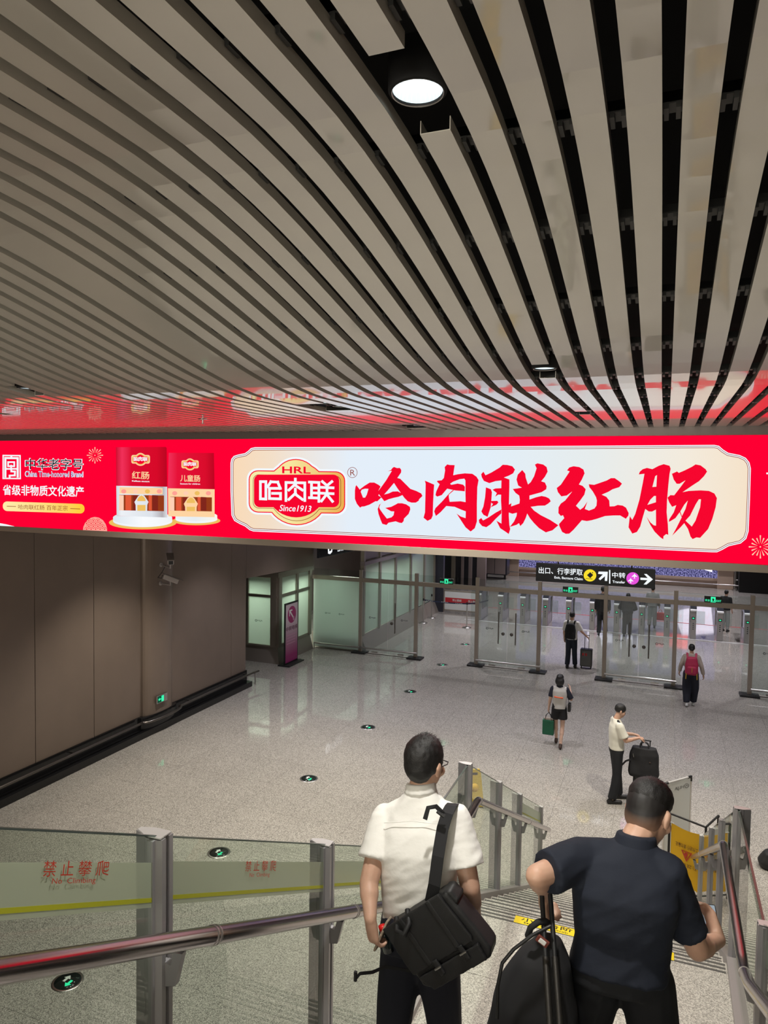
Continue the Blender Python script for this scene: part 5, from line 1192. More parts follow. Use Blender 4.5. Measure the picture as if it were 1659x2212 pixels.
def ribbon(pts, w_, name, mat, parent, n_dir):
    m = MB(); vs = []
    for i, p in enumerate(pts):
        tt = (Vector(pts[min(i+1, len(pts)-1)])-Vector(pts[max(i-1, 0)])).normalized(); sd = tt.cross(Vector(n_dir[i] if isinstance(n_dir, list) else n_dir)).normalized()*w_/2; nn = sd.cross(tt).normalized()*.002
        vs += [p-sd-nn, p+sd-nn, p+sd+nn, p-sd+nn]
    k = len(pts); m.add(vs, [(4*i+j, 4*i+(j+1) % 4, 4*i+4+(j+1) % 4, 4*i+4+j) for i in range(k-1) for j in range(4)]+[(0, 1, 2, 3), (4*k-4, 4*k-3, 4*k-2, 4*k-1)]); return m.build(name, mat, parent)
nd = [(0, -1, 0), (0, -1, 0), (0, -1, .1), (0, -1, .4), (0, -.8, .8), (0, -.5, 1), (0, 0, 1), (0, .6, .8), (0, 1, 0), (0, 1, 0)]
sp_o = ribbon(stp_, .048, 'shoulder_strap', 'cloth_black', bk, nd)
ribbon([bx(958, 1758, 2.68)-bo, bx(942, 1742, 2.67)-bo, bx(925, 1745, 2.66)-bo, bx(918, 1770, 2.65)-bo], .018, 'strap_tail', 'cloth_black', sp_o, (0, -1, .2))
MB().tube([bx(944, 1752, 2.67)-bo, bx(960, 1764, 2.67)-bo], .008, 8).build('strap_buckle', 'black', sp_o)
ribbon([Kb(-.98, .55, .02), bx(832, 2088, 2.6)-bo, bx(805, 2100, 2.6)-bo, bx(778, 2103, 2.6)-bo, bx(770, 2112, 2.6)-bo], .012, 'loose_strap', 'cloth_black', bk, (0, -1, .1))
MB().bbox(-.006, .006, -.006, .006, -.03, .012, .002, Matrix.Translation(bx(768, 2104, 2.6)-bo)).build('strap_clip', 'black', bk)
B = Blob(); B.loft([(Kb(-.96, .0, .0), bu, bn, .018, .05, 2.5), (Kb(-1.12, -.05, .0), bu, bn, .02, .05, 2.5), (Kb(-1.12, .62, .02), bu, bn, .022, .05, 2.5)], 18)
slab([(-.9, -.15), (-1.04, -.10), (-1.10, .45), (-1.0, .62), (-.9, .6)], .0, .075, name='side_pocket')
# drink bottle standing in the side pocket
b0 = bx(836, 2040, 2.66); bt0 = bx(824, 1998, 2.66)
bot = thing('drink_bottle', 'small clear bottle with red cap in the side pocket of the black backpack', 'bottle', b0); ax_ = (bt0-b0).normalized(); MQ = ax_.to_track_quat('Z', 'Y').to_matrix().to_4x4()
MB().lathe([(.001, -.03), (.022, -.028), (.022, .03), (.018, .045), (.012, .055), (.012, .06)], 20, M=MQ).build('bottle_body', 'bottle', bot); MB().lathe([(.001, .056), (.0145, .056), (.0145, .078), (.001, .08)], 20, M=MQ).build('cap', 'plastic_red', bot)
hp_ = J1['wrL']+Vector((.035, .035, -.085)); ph = thing('mobile_phone', 'phone in a patterned case held low in the left hand of the white-shirted man', 'phone', hp_)
MB().bbox(-.005, .005, -.036, .036, -.05, .075, .004, Matrix.Rotation(.35, 4, 'Y') @ Matrix.Rotation(-.3, 4, 'X')).build('phone_case', 'phone_case', ph) if 'phone_case' in MATS else None
# ---------------------------------------------------------------- man in navy shirt with trolley case and phone
J2 = dict(head=PXY(1402, 1758, 2.80), neck=PXY(1372, 1822, 2.70), chest=PXY(1350, 1935, 2.62), pelvis=PXY(1337, 2085, 2.60), shL=PXY(1262, 1852, 2.64), shR=PXY(1441, 1886, 2.66),
          elL=PXY(1160, 1892, 2.46), wrL=PXY(1178, 1932, 2.60), elR=PXY(1506, 2050, 2.70), wrR=PXY(1553, 2030, 2.87), hipL=PXY(1286, 2128, 2.60), hipR=PXY(1394, 2128, 2.60))
J2['anL'] = Vector((J2['hipL'].x-.09, 2.50, 2.98+.085)); J2['knL'] = (J2['hipL']+J2['anL'])/2+Vector((-.035, .08, 0))
J2['anR'] = Vector((J2['hipR'].x+.07, 2.44, 2.98+.085)); J2['knR'] = (J2['hipR']+J2['anR'])/2+Vector((.04, .08, 0))
if DEBUG_LEN:
    for a, b in (('shL', 'elL'), ('elL', 'wrL'), ('shR', 'elR'), ('elR', 'wrR'), ('shL', 'shR'), ('neck', 'pelvis'), ('hipR', 'anR'), ('hipL', 'anL'), ('head', 'neck')): print('MAN2', a, b, round((J2[a]-J2[b]).length, 3))
m = pbr('skin_fade', (.47, .265, .18), .5, bump=.05, bscale=120)
def dress2(t, J, rt, fw, up_, s, P, S, R):
    B = Blob(); torso(B, J, rt, fw, up_, s*1.03, 1.03, -.02, .955, waist=1.02); sleeve(B, J, 'L', s, .80, .074, .078); sleeve(B, J, 'R', s, .80, .066, .064)
    B.cap(J['neck']-up_*.05, J['shL'], .065, .07); B.cap(J['neck']-up_*.05, J['shR'], .065, .07)
    sh = B.skin('shirt', 'shirt_navy', t, .008, 5, 0, 1, fold=creases(8, .013))
    c = Blob(); n_ = J['neck']-fw*.006; hd = (J['head']-J['neck']).normalized()
    c.loft([(n_-up_*.015, rt, fw, .078, .074, 2), (n_+up_*.034, rt, fw, .068, .066, 2)], 28); c.skin('collar', 'shirt_navy', sh, .006, 2)
    trousers(t, J, rt, fw, up_, s, 'trouser_black', (.099, .080, .074), .05, .010, .003, .05, 1.0)
    shoes(t, J, {}, fw, s)
    B = Blob(); B.ell(P(0, -.008, .060), S(.080, .096, .074), R, 20, 14); h = B.skin('hair', 'hair', t, .0055, 3, .0022, 55)
    B = Blob(); B.ell(P(0, -.018, .028), S(.0765, .093, .082), R, 20, 14); B.ell(P(0, -.045, -.012), S(.069, .062, .068), R, 18, 12); B.skin('clipped_hair', 'hair_fade', t, .006, 2)
    rnd = random.Random(9); m_ = MB()
    for k in range(420):
        a = rnd.random()*2*PI; e = rnd.random()**.6*1.15; d = Vector((math.sin(e)*math.cos(a), math.sin(e)*math.sin(a), math.cos(e)))
        b0_ = P(d.x*.079, d.y*.095-.008, d.z*.073+.060); tip = b0_+(R @ d)*rnd.uniform(.002, .008)+(R @ Vector((rnd.uniform(-.006, .006), .01, 0)))
        side = (R @ Vector((-d.y, d.x, 0.01))).normalized()*.0022; m_.add([b0_-side, b0_+side, tip], [(0, 1, 2)])
    o = m_.build('hair_strands', 'hair', h); o['kind'] = 'stuff'
m, nt, b = newmat('hair_fade'); g = nt.nodes.new('ShaderNodeTexCoord'); sz = nt.nodes.new('ShaderNodeSeparateXYZ'); nt.links.new(g.outputs['Object'], sz.inputs[0])
HZ = J2['head'].z-2.98
mr = nt.nodes.new('ShaderNodeMapRange'); mr.inputs[1].default_value = HZ-.05; mr.inputs[2].default_value = HZ+.06; rp = nt.nodes.new('ShaderNodeValToRGB')
rp.color_ramp.elements[0].color = (.40, .225, .15, 1); rp.color_ramp.elements[1].color = (.012, .010, .010, 1); rp.color_ramp.elements[1].position = .75
nt.links.new(sz.outputs['Z'], mr.inputs[0]); nt.links.new(mr.outputs[0], rp.inputs[0]); nt.links.new(rp.outputs[0], b.inputs['Base Color']); b.inputs['Roughness'].default_value = .6
M2 = person('man in a navy short-sleeved shirt pulling a black trolley case and looking at a phone', (J2['pelvis'].x, 2.48, 2.98), J2, dict(face=(.42, .80, -.42), up=(.10, .35, 1), s=.985, footL=(0, 1, 0), footR=(.2, 1, 0), handL=((-.1, .55, -.85), (.75, .2, -.3), 1.1), thumbL=1, handR=((-.30, .45, .62), (-.8, -.35, .2), .6), thumbR=None), dress2, .0065)
# phone in his right hand
pp = PXY(1531, 1996, 2.96); ph2 = thing('mobile_phone', 'phone with a lit pale screen held up by the man in navy', 'phone', pp)
MP = (Vector((-.15, .75, .55))).to_track_quat('Y', 'Z').to_matrix().to_4x4()
MB().bbox(-.037, .037, -.075, .075, -.0045, .0045, .004, MP).build('phone_body', 'black', ph2); MB().box(-.033, .033, -.07, .07, .0046, .0052, MP).build('phone_screen', 'phone_screen', ph2)
# trolley case: soft black case with two-rod handle, standing on the stairs beside him
hT = [PXY(1168, 1922, 2.60), PXY(1186, 1922, 2.60)]
cs = thing('trolley_case', 'soft black trolley case with telescopic handle pulled by the man in navy', 'suitcase', (PXY(1150, 2120, 2.42).x, 2.45, 2.98))
co_ = Vector(cs.location)
ct = [PXY(x, y, Y)-co_ for x, y, Y in ((1150, 1995, 2.52), (1215, 1985, 2.55))]
B = Blob(); 
def kc(x, y, Y): return PXY(x, y, Y)-co_
rtc = Vector((1, .12, 0)).normalized(); fwc = Vector((-.12, 1, 0)).normalized(); top = kc(1150, 2020, 2.50); bot_ = kc(1140, 2240, 2.46); bot_.z = .07
B.loft([(bot_, rtc, fwc, .16, .11, 4), (bot_+(top-bot_)*.08, rtc, fwc, .175, .125, 4), (bot_+(top-bot_)*.55, rtc, fwc, .17, .125, 4), (bot_+(top-bot_)*.78+rtc*.02, rtc, fwc, .145, .115, 3.4), (bot_+(top-bot_)*.93+rtc*.045, rtc, fwc, .09, .085, 3), (top+rtc*.06, rtc, fwc, .045, .05, 2.4)])
cb_ = B.skin('case_body', 'cloth_black', cs, .010, 4, .010, 6)
zz = [kc(x, y, Y) for x, y, Y in ((1074, 2200, 2.33), (1075, 2130, 2.33), (1085, 2080, 2.34), (1110, 2050, 2.36), (1150, 2020, 2.38), (1190, 2000, 2.42))]
MB().tube(zz, .006, 6).build('zip_piping', 'black', cb_)
r1a, r1b = kc(1170, 1925, 2.53), kc(1190, 2250, 2.22); r2a, r2b = kc(1188, 1925, 2.54), kc(1212, 2250, 2.23)
hd_ = MB().tube([r1a, r1a+(r1b-r1a)*.5], .0085, 10).tube([r2a, r2a+(r2b-r2a)*.5], .0085, 10); hd_.tube([r1a+(r1b-r1a)*.45, r1b], .011, 10).tube([r2a+(r2b-r2a)*.45, r2b], .011, 10)
for nm, a, b in (('handle_rod', r1a, r1b), ('handle_rod', r2a, r2b)):
    MB().tube([a, a+(b-a)*.5], .0085, 10).build(nm, 'black', cs); MB().tube([a+(b-a)*.47, b], .011, 10).build('handle_sleeve', 'gunmetal', cs)
MB().tube([r1a+(r1a-r2a)*.3, (r1a+r2a)/2+Vector((0, 0, .012)), r2a+(r2a-r1a)*.3], .013, 10).build('grip', 'black', cs)
MB().bbox(-.021, .021, -.004, .004, -.013, .013, .003, Matrix.Translation(kc(1172, 2033, 2.36)) @ Matrix.Rotation(.5, 4, 'Y')).build('name_tag', 'tag_red', cs)
MB().bbox(-.012, .012, -.006, -.003, -.008, .008, .002, Matrix.Translation(kc(1172, 2033, 2.36)) @ Matrix.Rotation(.5, 4, 'Y')).build('tag_paper', 'white', cs)
MB().tube([kc(1140, 2022, 2.44), kc(1146, 2004, 2.43), kc(1162, 1992, 2.44), kc(1178, 1990, 2.46), kc(1190, 1998, 2.48)], .011, 8).build('carry_handle', 'cloth_black', cs)
for x in (-.12, .12):
    for y in (-.07, .09): MB().lathe([(.001, -.012), (.03, -.012), (.03, .012), (.001, .012)], 16, M=Matrix.Translation((bot_.x+x, bot_.y+y, .03)) @ Matrix.Rotation(PI/2, 4, 'Y')).build('wheel', 'black', cs)
# ---------------------------------------------------------------- pilot in cream shirt with bag on a trolley
p = fl(1328, 1731); p.z = 0
hd = -1.25     # turned to the right
J3, s3, r3 = stand(p, hd, 1.76, head=(0, .05, 1.625), elR=(.21, .10, 1.17), wrR=(.13, .34, 1.20), elL=(-.20, .10, 1.16), wrL=(-.10, .33, 1.18), knL=(-.10, .05, .5), anL=(-.13, .10, .085), anR=(.10, -.08, .085), knR=(.09, 0, .5))
def dress3(t, J, rt, fw, up_, s, P, S, R):
    B = Blob(); torso(B, J, rt, fw, up_, s, 1.02, .0, 1.02); sleeve(B, J, 'L', s, .8); sleeve(B, J, 'R', s, .8); sh = B.skin('shirt', 'shirt_cream', t, .012, 4, .006, 8)
    for e in 'LR':
        m_ = Blob(); m_.cap(J['neck']+(J['sh'+e]-J['neck'])*.55+up_*.035, J['sh'+e]+up_*.05, .022, .022); m_.skin('epaulette', 'cloth_black', sh, .008, 1)
    c = Blob(); c.loft([(J['neck']-up_*.02, rt, fw, .078, .074, 2), (J['neck']+up_*.012, rt, fw, .068, .066, 2)], 24); c.skin('lanyard', 'cloth_black', sh, .01, 1)
    trousers(t, J, rt, fw, up_, s, 'trouser_black', (.098, .08, .075), .04); shoes(t, J, {}, fw, s); hair_short(t, P, S, R, .009, -.04, rough=.003)
person('man in a cream uniform shirt with black epaulettes lifting a black bag', p, J3, dict(face=r3((0, 1, -.35)), s=s3, handR=(r3((-.3, 1, -.2)), r3((-.3, .1, -1)), .9), handL=(r3((.3, 1, -.2)), r3((.3, .1, -1)), .9)), dress3, .011)
fb_ = J3['wrR']+r3((-.05, .12, -.08))
hb = thing('travel_bag', 'black soft travel bag held by its handles in front of the uniformed man', 'bag', (fb_.x, fb_.y, fb_.z-.62))
B = Blob(); B.loft([((0, 0, .0), (1, 0, 0), (0, 1, 0), .24, .10, 4), ((0, 0, .06), (1, 0, 0), (0, 1, 0), .26, .12, 4), ((0, 0, .40), (1, 0, 0), (0, 1, 0), .24, .11, 4), ((0, 0, .52), (1, 0, 0), (0, 1, 0), .20, .08, 4)])
B.skin('bag_body', 'cloth_black', hb, .014, 4, .008, 7)
for y in (-.05, .05): MB().tube([(-.08, y, .50), (-.06, y*.6, .58), (0, y*.2, .62), (.06, y*.6, .58), (.08, y, .50)], .010, 8).build('handle', 'black', hb)
ribbon([Vector((-.22, -.09, .30)), Vector((-.30, -.10, .26)), Vector((-.36, -.1, .18))], .03, 'strap', 'cloth_black', hb, (0, -1, 0))
MB().tube([(-.18, -.118, .42), (-.17, -.125, .36)], .006, 6).build('zip_pull', 'steel', hb); MB().lathe([(.001, 0), (.014, 0), (.014, .004), (.001, .004)], 12, M=Matrix.Translation((.10, -.118, .30)) @ Matrix.Rotation(PI/2, 4, 'X')).build('badge', 'shoe_brown', hb)
tc_ = thing('trolley_case', 'trolley case with long black telescopic handle under the travel bag, behind the navy-shirted man', 'suitcase', (fb_.x+.02, fb_.y+.27, 0))
MB().bbox(-.2, .2, -.12, .12, .05, .55, .03).build('case_body', 'black', tc_)
for x in (-.07, .07): MB().tube([(x, 0, .5), (x, 0, 1.06)], .010, 8).build('handle_rod', 'black', tc_)
MB().tube([(-.09, 0, 1.06), (.09, 0, 1.06)], .013, 8).build('grip', 'black', tc_)
for x in (-.15, .15):
    for y in (-.08, .08): MB().lathe([(.001, -.012), (.026, -.012), (.026, .012), (.001, .012)], 12, M=Matrix.Translation((x, y, .026)) @ Matrix.Rotation(PI/2, 4, 'Y')).build('wheel', 'black', tc_)
# ---------------------------------------------------------------- woman with black bob, pale vest and green bag
p = fl(1206, 1612); p.z = 0
J4, s4, r4 = stand(p, .05, 1.56, elL=(-.22, -.02, 1.13), wrL=(-.25, .04, .90), elR=(.27, .02, 1.17), wrR=(.23, .16, 1.36), anL=(-.07, .22, .10), knL=(-.085, .15, .50), anR=(.06, -.16, .10), knR=(.085, .0, .49), shL=(-.16, 0, 1.40), shR=(.16, 0, 1.40))
def dress4(t, J, rt, fw, up_, s, P, S, R):
    B = Blob(); torso(B, J, rt, fw, up_, s, .96, .02, .9); sleeve(B, J, 'L', s, .75, .064, .07); sleeve(B, J, 'R', s, .95, .064, .07); B.skin('shirt', 'trouser_navy', t, .012, 3)
    B = Blob(); torso(B, J, rt, fw, up_, s, 1.06, -.02, .92); v = B.skin('vest', 'vest_pale', t, .012, 3, .012, 8)
    B = Blob(); c = J['chest']-fw*.13*s-up_*.04; B.cap(c-rt*.09, c+rt*.07-up_*.01, .018, .018); B.skin('vest_stripe', 'orange', v, .01, 1)
    trousers(t, J, rt, fw, up_, s, 'cloth_black', (.10, .115, .1), short=.55); shoes(t, J, {}, fw, s, 'shoe_brown')
    B = Blob(); B.ell(P(0, -.014, .045), S(.088, .104, .09), R, 18, 12); B.ell(P(0, -.05, -.04), S(.108, .075, .12), R, 18, 12); B.ell(P(-.065, -.02, -.04), S(.04, .06, .09), R); B.ell(P(.065, -.02, -.04), S(.04, .06, .09), R); B.skin('hair', 'hair', t, .01, 3, .006, 30)
person('woman with black bob hair, pale vest and black shorts walking across the hall', p, J4, dict(face=r4((.1, 1, -.1)), s=s4, skin='skin_pale'), dress4, .011)
gb = J4['wrL']+Vector((0, 0, -.10)); gq = thing('tote_bag', 'green tote bag hanging from the left hand of the woman with bob hair', 'bag', (gb.x, gb.y, gb.z-.48))
MB().bbox(-.12, .12, -.06, .06, 0, .32, .015).build('bag_body', 'bag_green', gq)
for y in (-.045, .045): MB().tube([(-.07, y, .31), (-.05, y*.5, .42), (0, 0, .475), (.05, y*.5, .42), (.07, y, .31)], .007, 6).build('handle', 'cloth_black', gq)
MB().bbox(-.09, .09, -.04, .04, .32, .37, .012).build('snack_packet', 'cloth_beige', gq)
cbg = J4['pelvis']+r4((.21, -.02, .06)); cq = thing('crossbody_bag', 'small black bag hanging at the right hip of the woman with bob hair', 'bag', (cbg.x, cbg.y, cbg.z-.12))
MB().bbox(-.03, .03, -.08, .08, 0, .17, .015).build('bag_body', 'black', cq); MB().tube([(0, -.05, .16), (-.03, -.04, .30)], .005, 6).build('strap', 'black', cq)
# ---------------------------------------------------------------- woman with crimson backpack
p = fl(1490, 1525); p.z = 0
J5, s5, r5 = stand(p, .03, 1.60, elL=(-.26, -.01, 1.15), wrL=(-.29, .08, .93), elR=(.27, -.02, 1.14), wrR=(.32, .03, .90), anL=(-.09, -.10, .10), anR=(.09, .10, .085), knR=(.11, .08, .5), shL=(-.165, 0, 1.40), shR=(.165, 0, 1.40))
def dress5(t, J, rt, fw, up_, s, P, S, R):
    B = Blob(); torso(B, J, rt, fw, up_, s, 1.08, -.02, .98)
    for e in 'LR': sleeve(B, J, e, s, 1.0, .068, .062); B.arm_loft(J['el'+e], J['el'+e]+(J['wr'+e]-J['el'+e])*.92, .058*s, .05*s); B.ell(J['el'+e], (.06*s,)*3)
    B.skin('jacket', 'cloth_beige', t, .012, 3, .008, 9)
    trousers(t, J, rt, fw, up_, s, 'trouser_navy', (.125, .12, .085), .05); shoes(t, J, {}, fw, s, 'shoe_white'); h = hair_short(t, P, S, R, .009, -.07)
    B = Blob(); B.ell(P(0, -.095, -.01), S(.045, .035, .05), R); B.skin('hair_bun', 'hair', h, .009, 2)
person('woman in a beige jacket and dark wide trousers wearing a crimson backpack', p, J5, dict(face=r5((0, 1, 0)), s=s5, skin='skin_pale'), dress5, .011)
def backpack(label, J, r, s, mat, strap, w_=.15, h_=.42):
    c = J['chest']+r((0, -.20, -.10))*s; t = thing('backpack', label, 'backpack', (c.x, c.y, c.z-h_/2)); rt = r((1, 0, 0)); fw = r((0, 1, 0))
    B = Blob(); B.loft([(Vector((0, 0, 0)), rt, fw, w_*.85, .05, 3), (Vector((0, 0, .05)), rt, fw, w_, .085, 3), (Vector((0, 0, h_*.6)), rt, fw, w_, .085, 3), (Vector((0, 0, h_*.92)), rt, fw, w_*.8, .065, 2.6), (Vector((0, 0, h_)), rt, fw, w_*.5, .04, 2.4)]); B.skin('bag_body', mat, t, .011, 3, .005, 10)
    B = Blob(); q = -fw*.08; B.loft([(q+Vector((0, 0, .04)), rt, fw, w_*.72, .03, 3), (q+Vector((0, 0, h_*.42)), rt, fw, w_*.72, .035, 3), (q+Vector((0, 0, h_*.5)), rt, fw, w_*.6, .02, 3)]); B.skin('front_pocket', mat, t, .011, 2)
    for e in (-1, 1):
        ribbon([rt*e*w_*.62+fw*.04+Vector((0, 0, h_*.9)), rt*e*.105+fw*.11+Vector((0, 0, h_*1.12)), rt*e*.11+fw*.19+Vector((0, 0, h_*1.13))], .05, 'shoulder_strap', mat, t, Vector((0, 0, 1)))
        MB().tube([rt*e*w_*.8-fw*.06+Vector((0, 0, .05)), rt*e*w_*.85-fw*.05+Vector((0, 0, -.10))], .012, 6).build('side_strap', strap, t)
    MB().tube([-fw*.125+Vector((0, 0, h_*.2)), -fw*.12+Vector((0, 0, h_*.48))], .006, 6).build('zip', strap, t)
pbr('strap_yellow', (.55, .35, .03), .6)
backpack('crimson backpack with yellow straps worn by the woman in beige', J5, r5, s5, 'bag_pink', 'strap_yellow', .155, .46)
# ---------------------------------------------------------------- man with cabin case at the open bay
p = fl(1233, 1442); p.z = 0
J6, s6, r6 = stand(p, -.1, 1.72, elR=(.27, .06, 1.17), wrR=(.42, .12, 1.02), anL=(-.09, -.12, .09), anR=(.11, .08, .085))
def dress6(t, J, rt, fw, up_, s, P, S, R):
    B = Blob(); torso(B, J, rt, fw, up_, s, 1.06, -.06, 1.0); sleeve(B, J, 'L', s, .9); sleeve(B, J, 'R', s, .9); B.skin('shirt', 'shirt_white', t, .012, 3, .008, 9)
    trousers(t, J, rt, fw, up_, s, 'denim', (.098, .08, .075), .05, waist=.02); shoes(t, J, {}, fw, s, 'black'); hair_short(t, P, S, R, .009, -.05)
person('man in white T-shirt and black backpack standing at the open bay', p, J6, dict(face=r6((0, 1, -.1)), s=s6), dress6, .011)
backpack('black backpack worn by the man in the white T-shirt', J6, r6, s6, 'cloth_black', 'cloth_black', .16, .48)
cp = fl(1266, 1443); cc = thing('cabin_case', 'small black hard cabin case with tall handle beside the man in the white T-shirt', 'suitcase', (cp.x, cp.y, 0))
MB().bbox(-.18, .18, -.11, .11, .06, .60, .03).build('shell', 'gloss_black', cc)
for x in (-.09, .0): MB().bbox(x-.03, x+.03, -.115, -.109, .40, .48, .004).build('red_sticker', 'bag_red', cc)
for x in (-.06, .06): MB().tube([(x, .05, .58), (x, .05, 1.0)], .009, 8).build('handle_rod', 'black', cc)
MB().tube([(-.08, .05, 1.0), (.08, .05, 1.0)], .013, 8).build('grip', 'black', cc)
for x in (-.14, .14):
    for y in (-.08, .08): MB().lathe([(.001, -.012), (.03, -.012), (.03, .012), (.001, .012)], 12, M=Matrix.Translation((x, y, .03)) @ Matrix.Rotation(PI/2, 4, 'Y')).build('wheel', 'black', cc)
# ---------------------------------------------------------------- people at the ticket gates
def simple(top_mat, leg_mat, hair='short', coat=-.05, shoe='black', sleeves=1.0, wid=1.0):
    def d(t, J, rt, fw, up_, s, P, S, R):
        B = Blob(); torso(B, J, rt, fw, up_, s, 1.1, coat, wid)
        for e in 'LR': sleeve(B, J, e, s, 1.0, .072, .066); B.arm_loft(J['el'+e], J['el'+e]+(J['wr'+e]-J['el'+e])*.9*sleeves, .062*s, .052*s); B.ell(J['el'+e], (.064*s,)*3)
        B.skin('coat', top_mat, t, .016, 3); trousers(t, J, rt, fw, up_, s, leg_mat, (.10, .085, .075), .04, .016); shoes(t, J, {}, fw, s, shoe); hair_short(t, P, S, R, .012, -.06)
    return d
p = fl(1300, 1371); p.z = 0; J, s_, r_ = stand(p, .0, 1.82, anL=(-.1, -.16, .09), anR=(.12, .1, .085)); person('tall man all in black passing the ticket gates', p, J, dict(face=r_((0, 1, 0)), s=s_), simple('cloth_black', 'cloth_black', coat=-.12, wid=1.12), .016)
p = fl(1354, 1375); p.z = 0; J, s_, r_ = stand(p, .0, 1.70, chest=(0, .06, 1.24), neck=(0, .16, 1.40), head=(0, .25, 1.50), shL=(-.19, .10, 1.34), shR=(.19, .10, 1.34), elL=(-.30, .10, 1.07), elR=(.30, .10, 1.07), wrL=(-.2, .28, .98), wrR=(.2, .28, .98)); person('man in a black jacket stooping with bent arms before the ticket gates', p, J, dict(face=r_((0, 1, -.6)), s=s_), simple('cloth_black', 'cloth_black', wid=1.12), .016)
p = fl(1408, 1356); p.z = 0; J, s_, r_ = stand(p, .0, 1.66, wrR=(.26, .1, .9)); person('traveller in a grey top carrying a red bag beyond the ticket gates', p, J, dict(face=r_((0, 1, 0)), s=s_), simple('cloth_grey', 'cloth_grey'), .016)
rq = J['wrR']+Vector((.05, 0, -.12)); rb = thing('handbag', 'red handbag held by the traveller beyond the ticket gates', 'bag', (rq.x, rq.y, rq.z-.42))
MB().bbox(-.17, .17, -.07, .07, 0, .30, .02).build('bag_body', 'bag_red', rb)
for y in (-.04, .04): MB().tube([(-.08, y, .29), (-.04, y*.5, .40), (.04, y*.5, .40), (.08, y, .29)], .009, 6).build('handle', 'bag_red', rb)
p = fl(1566, 1364); p.z = 0; J, s_, r_ = stand(p, -.5, 1.62); person('person in a black top and pale trousers walking behind the right ticket gates', p, J, dict(face=r_((0, 1, 0)), s=s_), simple('cloth_black', 'cloth_grey', sleeves=.5), .016)
# ================================================================== BOARDS AT THE FOOT OF THE STAIRS
pbr('board_white', (.55, .57, .56), .45); pbr('fabric_yellow', (.78, .44, .005), .6, bump=.1, bscale=20); pbr('ink_grey', (.20, .20, .20), .6); pbr('ink_brown', (.16, .07, .01), .6); pbr('sign_yellow', (.62, .42, .03), .5)
def vplane(P0, P1):
    P0, P1 = Vector(P0), Vector(P1); d = P1-P0; d.z = 0; n = d.cross(Vector((0, 0, 1))).normalized()
    if n.y > 0: n = -n
    def fn(x, y):
        r = ray(x, y); return CAM+r*((P0-CAM).dot(n)/r.dot(n))
    return fn, n
def on_z(x, y, z): return onp(x, y, 2, z)
# white framed board, seen from the back
a, b = on_z(1436, 1693, 1.14), on_z(1493, 1677, 1.14)
wbd = thing('display_board', 'white framed display board with black corner clips behind the yellow barrier', 'board', (a.x, a.y, 0))
d = Vector((b.x-a.x, b.y-a.y, 0)); L = d.length; MQ = Matrix.Rotation(math.atan2(d.y, d.x), 4, 'Z')
MB().bbox(.02, L-.02, -.008, .008, .06, 1.12, .004, MQ).build('panel', 'board_white', wbd)
for p0, p1 in (((0, 0, 0), (0, 0, 1.14)), ((L, 0, 0), (L, 0, 1.14)), ((0, 0, 1.14), (L, 0, 1.14)), ((0, 0, .05), (L, 0, .05))):
    MB().tube([MQ @ Vector(p0), MQ @ Vector(p1)], .014, 10).build('frame_tube', 'alu_light', wbd)
for x, z in ((0, 1.14), (L, 1.14), (0, .05), (L, .05)):
    MB().tube([MQ @ Vector((x, 0, z-.07 if z > 1 else z+.07)), MQ @ Vector((x, 0, z)), MQ @ Vector((x+(.07 if x == 0 else -.07), 0, z))], .020, 8).build('corner_clip', 'black', wbd)
for x in (0, L): MB().bbox(x-.02, x+.02, -.18, .18, 0, .02, .006, MQ).build('foot', 'black', wbd)
wf, wn = vplane(a, b)
lettering('lettering', 'HLJA', [(1476, 1695), (1456, 1700), (1456, 1709), (1476, 1704)], wf, 'ink_grey', wbd, .012, lift=.012, nrm=wn)
art('logo', [[ellipse(1482, 1696.5, 5, 5, 20), ellipse(1482, 1696.5, 3.6, 3.6, 16)], [[(1478.5, 1698), (1482, 1694), (1485.5, 1698), (1482, 1696.5)]]], wf, 'ink_grey', wbd, .012, wn)
# yellow folding barrier
zt = 1.05
A_, B_, C_ = on_z(1447, 1757, zt), on_z(1525, 1787, zt), on_z(1552, 1762, zt)
yb = thing('folding_barrier', 'yellow fabric folding barrier with red warning triangle at the foot of the stairs', 'barrier', (A_.x, A_.y, 0))
Yo = Vector((A_.x, A_.y, 0)); loc = lambda p, z: Vector((p.x, p.y, z))-Yo
for p in (A_, B_, C_):
    MB().tube([loc(p, 0), loc(p, zt)], .016, 10).build('pole', 'black', yb)
for p, q in ((A_, B_), (B_, C_)):
    MB().tube([loc(p, zt), loc(q, zt)], .014, 10).build('top_rod', 'black', yb); MB().tube([loc(p, .06), loc(q, .06)], .012, 8).build('bottom_rod', 'black', yb)
    dd = (q-p); dd.z = 0; u = dd.normalized(); n = u.cross(up)*.006
    p0, q0 = p+u*.03, q-u*.03; N = 10; vs = []
    for i in range(N+1):
        r = p0+(q0-p0)*(i/N)
        for k in range(7):
            z = .10+(.93-.10)*k/6; sag = .02*math.sin(PI*i/N)*math.sin(PI*k/6); zz = z-(.03*math.sin(PI*i/N) if k == 6 else -.03*math.sin(PI*i/N) if k == 0 else 0)
            vs.append(loc(r, zz)+n*(sag/.006))
    fs = [(i*7+k, (i+1)*7+k, (i+1)*7+k+1, i*7+k+1) for i in range(N) for k in range(6)]
    m = MB(); m.add(vs, fs, True); m.add([v+n*.6 for v in vs], [f[::-1] for f in fs], True); m.build('fabric_panel', 'fabric_yellow', yb)
    for r, z in ((p0, .93), (q0, .93), (p0, .10), (q0, .10)): MB().tube([loc(r, z)-u*.03, loc(r, z)+u*.03], .008, 6).build('tie', 'white', yb)
yf, yn = vplane(A_, B_)
Q = lambda q: [q[2], q[3], q[0], q[1]]   # upside down print
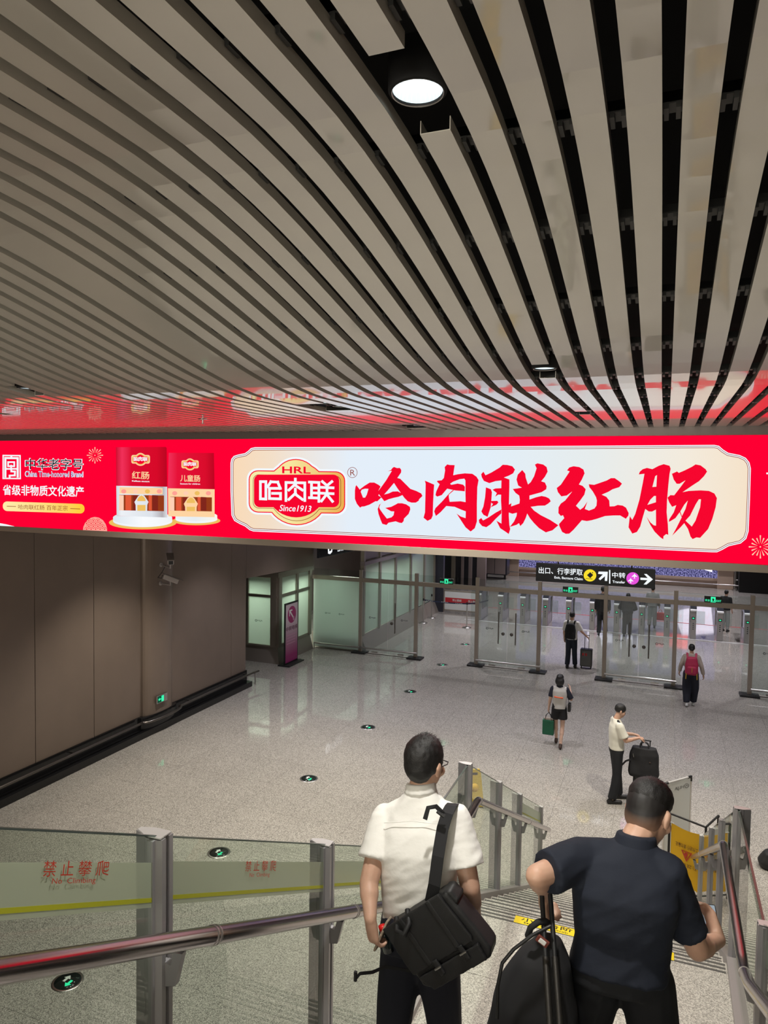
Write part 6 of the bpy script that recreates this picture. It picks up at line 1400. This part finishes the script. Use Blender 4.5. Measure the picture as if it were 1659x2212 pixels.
lettering('lettering', '工作进行 请勿靠近', Q([(1462, 1815), (1511, 1833), (1510, 1842), (1462, 1824)]), yf, 'ink_brown', yb, .012, lift=.035, nrm=yn)
lettering('lettering', '不便之处 敬请谅解', Q([(1462, 1856), (1508, 1872), (1507, 1881), (1462, 1865)]), yf, 'ink_brown', yb, .012, lift=.035, nrm=yn)
art('warning_triangle', [[[(1474, 1833), (1498, 1842), (1485, 1860)], [(1478, 1836), (1494.5, 1842.5), (1485.3, 1855)]], [[(1483, 1839), (1488, 1841), (1489, 1845), (1487, 1848), (1484, 1852), (1483, 1847), (1480, 1843)]]], yf, 'sign_red', yb, .036, yn)
# yellow wet-floor sign beyond the left glass
p = fl(1022, 1737)
ws = thing('floor_sign', 'yellow folding wet floor sign standing beyond the left stair glass', 'floor sign', (p.x, p.y, 0), .5)
for s_ in (-1, 1):
    MQ = Matrix.Rotation(s_*.24, 4, 'X')
    T = Matrix.Translation((0, 0, .64)) @ MQ @ Matrix.Translation((0, 0, -.64))
    m = MB(); pts = [(-.15, 0), (.15, 0), (.12, .58), (.10, .62), (-.10, .62), (-.12, .58)]
    vs = [T @ Vector((x, y, z)) for y in (-.012, .012) for x, z in pts]; n_ = 6
    m.add(vs, [tuple(range(6))[::-1], tuple(range(6, 12))]+[(i, (i+1) % 6, 6+(i+1) % 6, 6+i) for i in range(6)]); o = m.build('leaf', 'sign_yellow', ws)
    MB().box(-.06, .06, -.014, .014, .53, .57, T).build('handle_slot', 'black', o)
    MB().lathe([(.001, 0), (.07, 0), (.07, .003), (.001, .003)], 20, M=T @ Matrix.Translation((0, -.013 if s_ < 0 else .016, .32)) @ Matrix.Rotation(PI/2, 4, 'X')).build('printed_symbol', 'fabric_yellow', o)
# dark bag at the right picture edge
p = fl(1657, 1872)
db = thing('duffel_bag', 'black bag on the hall floor cut off by the right picture edge', 'bag', (p.x+.12, p.y, 0))
B = Blob(); B.loft([((0, 0, .0), (1, 0, 0), (0, 1, 0), .22, .14, 3), ((0, 0, .08), (1, 0, 0), (0, 1, 0), .25, .16, 3), ((.03, 0, .22), (1, 0, 0), (0, 1, 0), .20, .13, 3), ((.06, 0, .30), (1, 0, 0), (0, 1, 0), .10, .08, 2.5)]); B.skin('bag_body', 'leather', db, .014, 3, .006, 9)
MB().tube([(-.08, 0, .27), (-.05, 0, .36), (.08, 0, .38), (.14, 0, .29)], .011, 8).build('handle', 'leather', db)
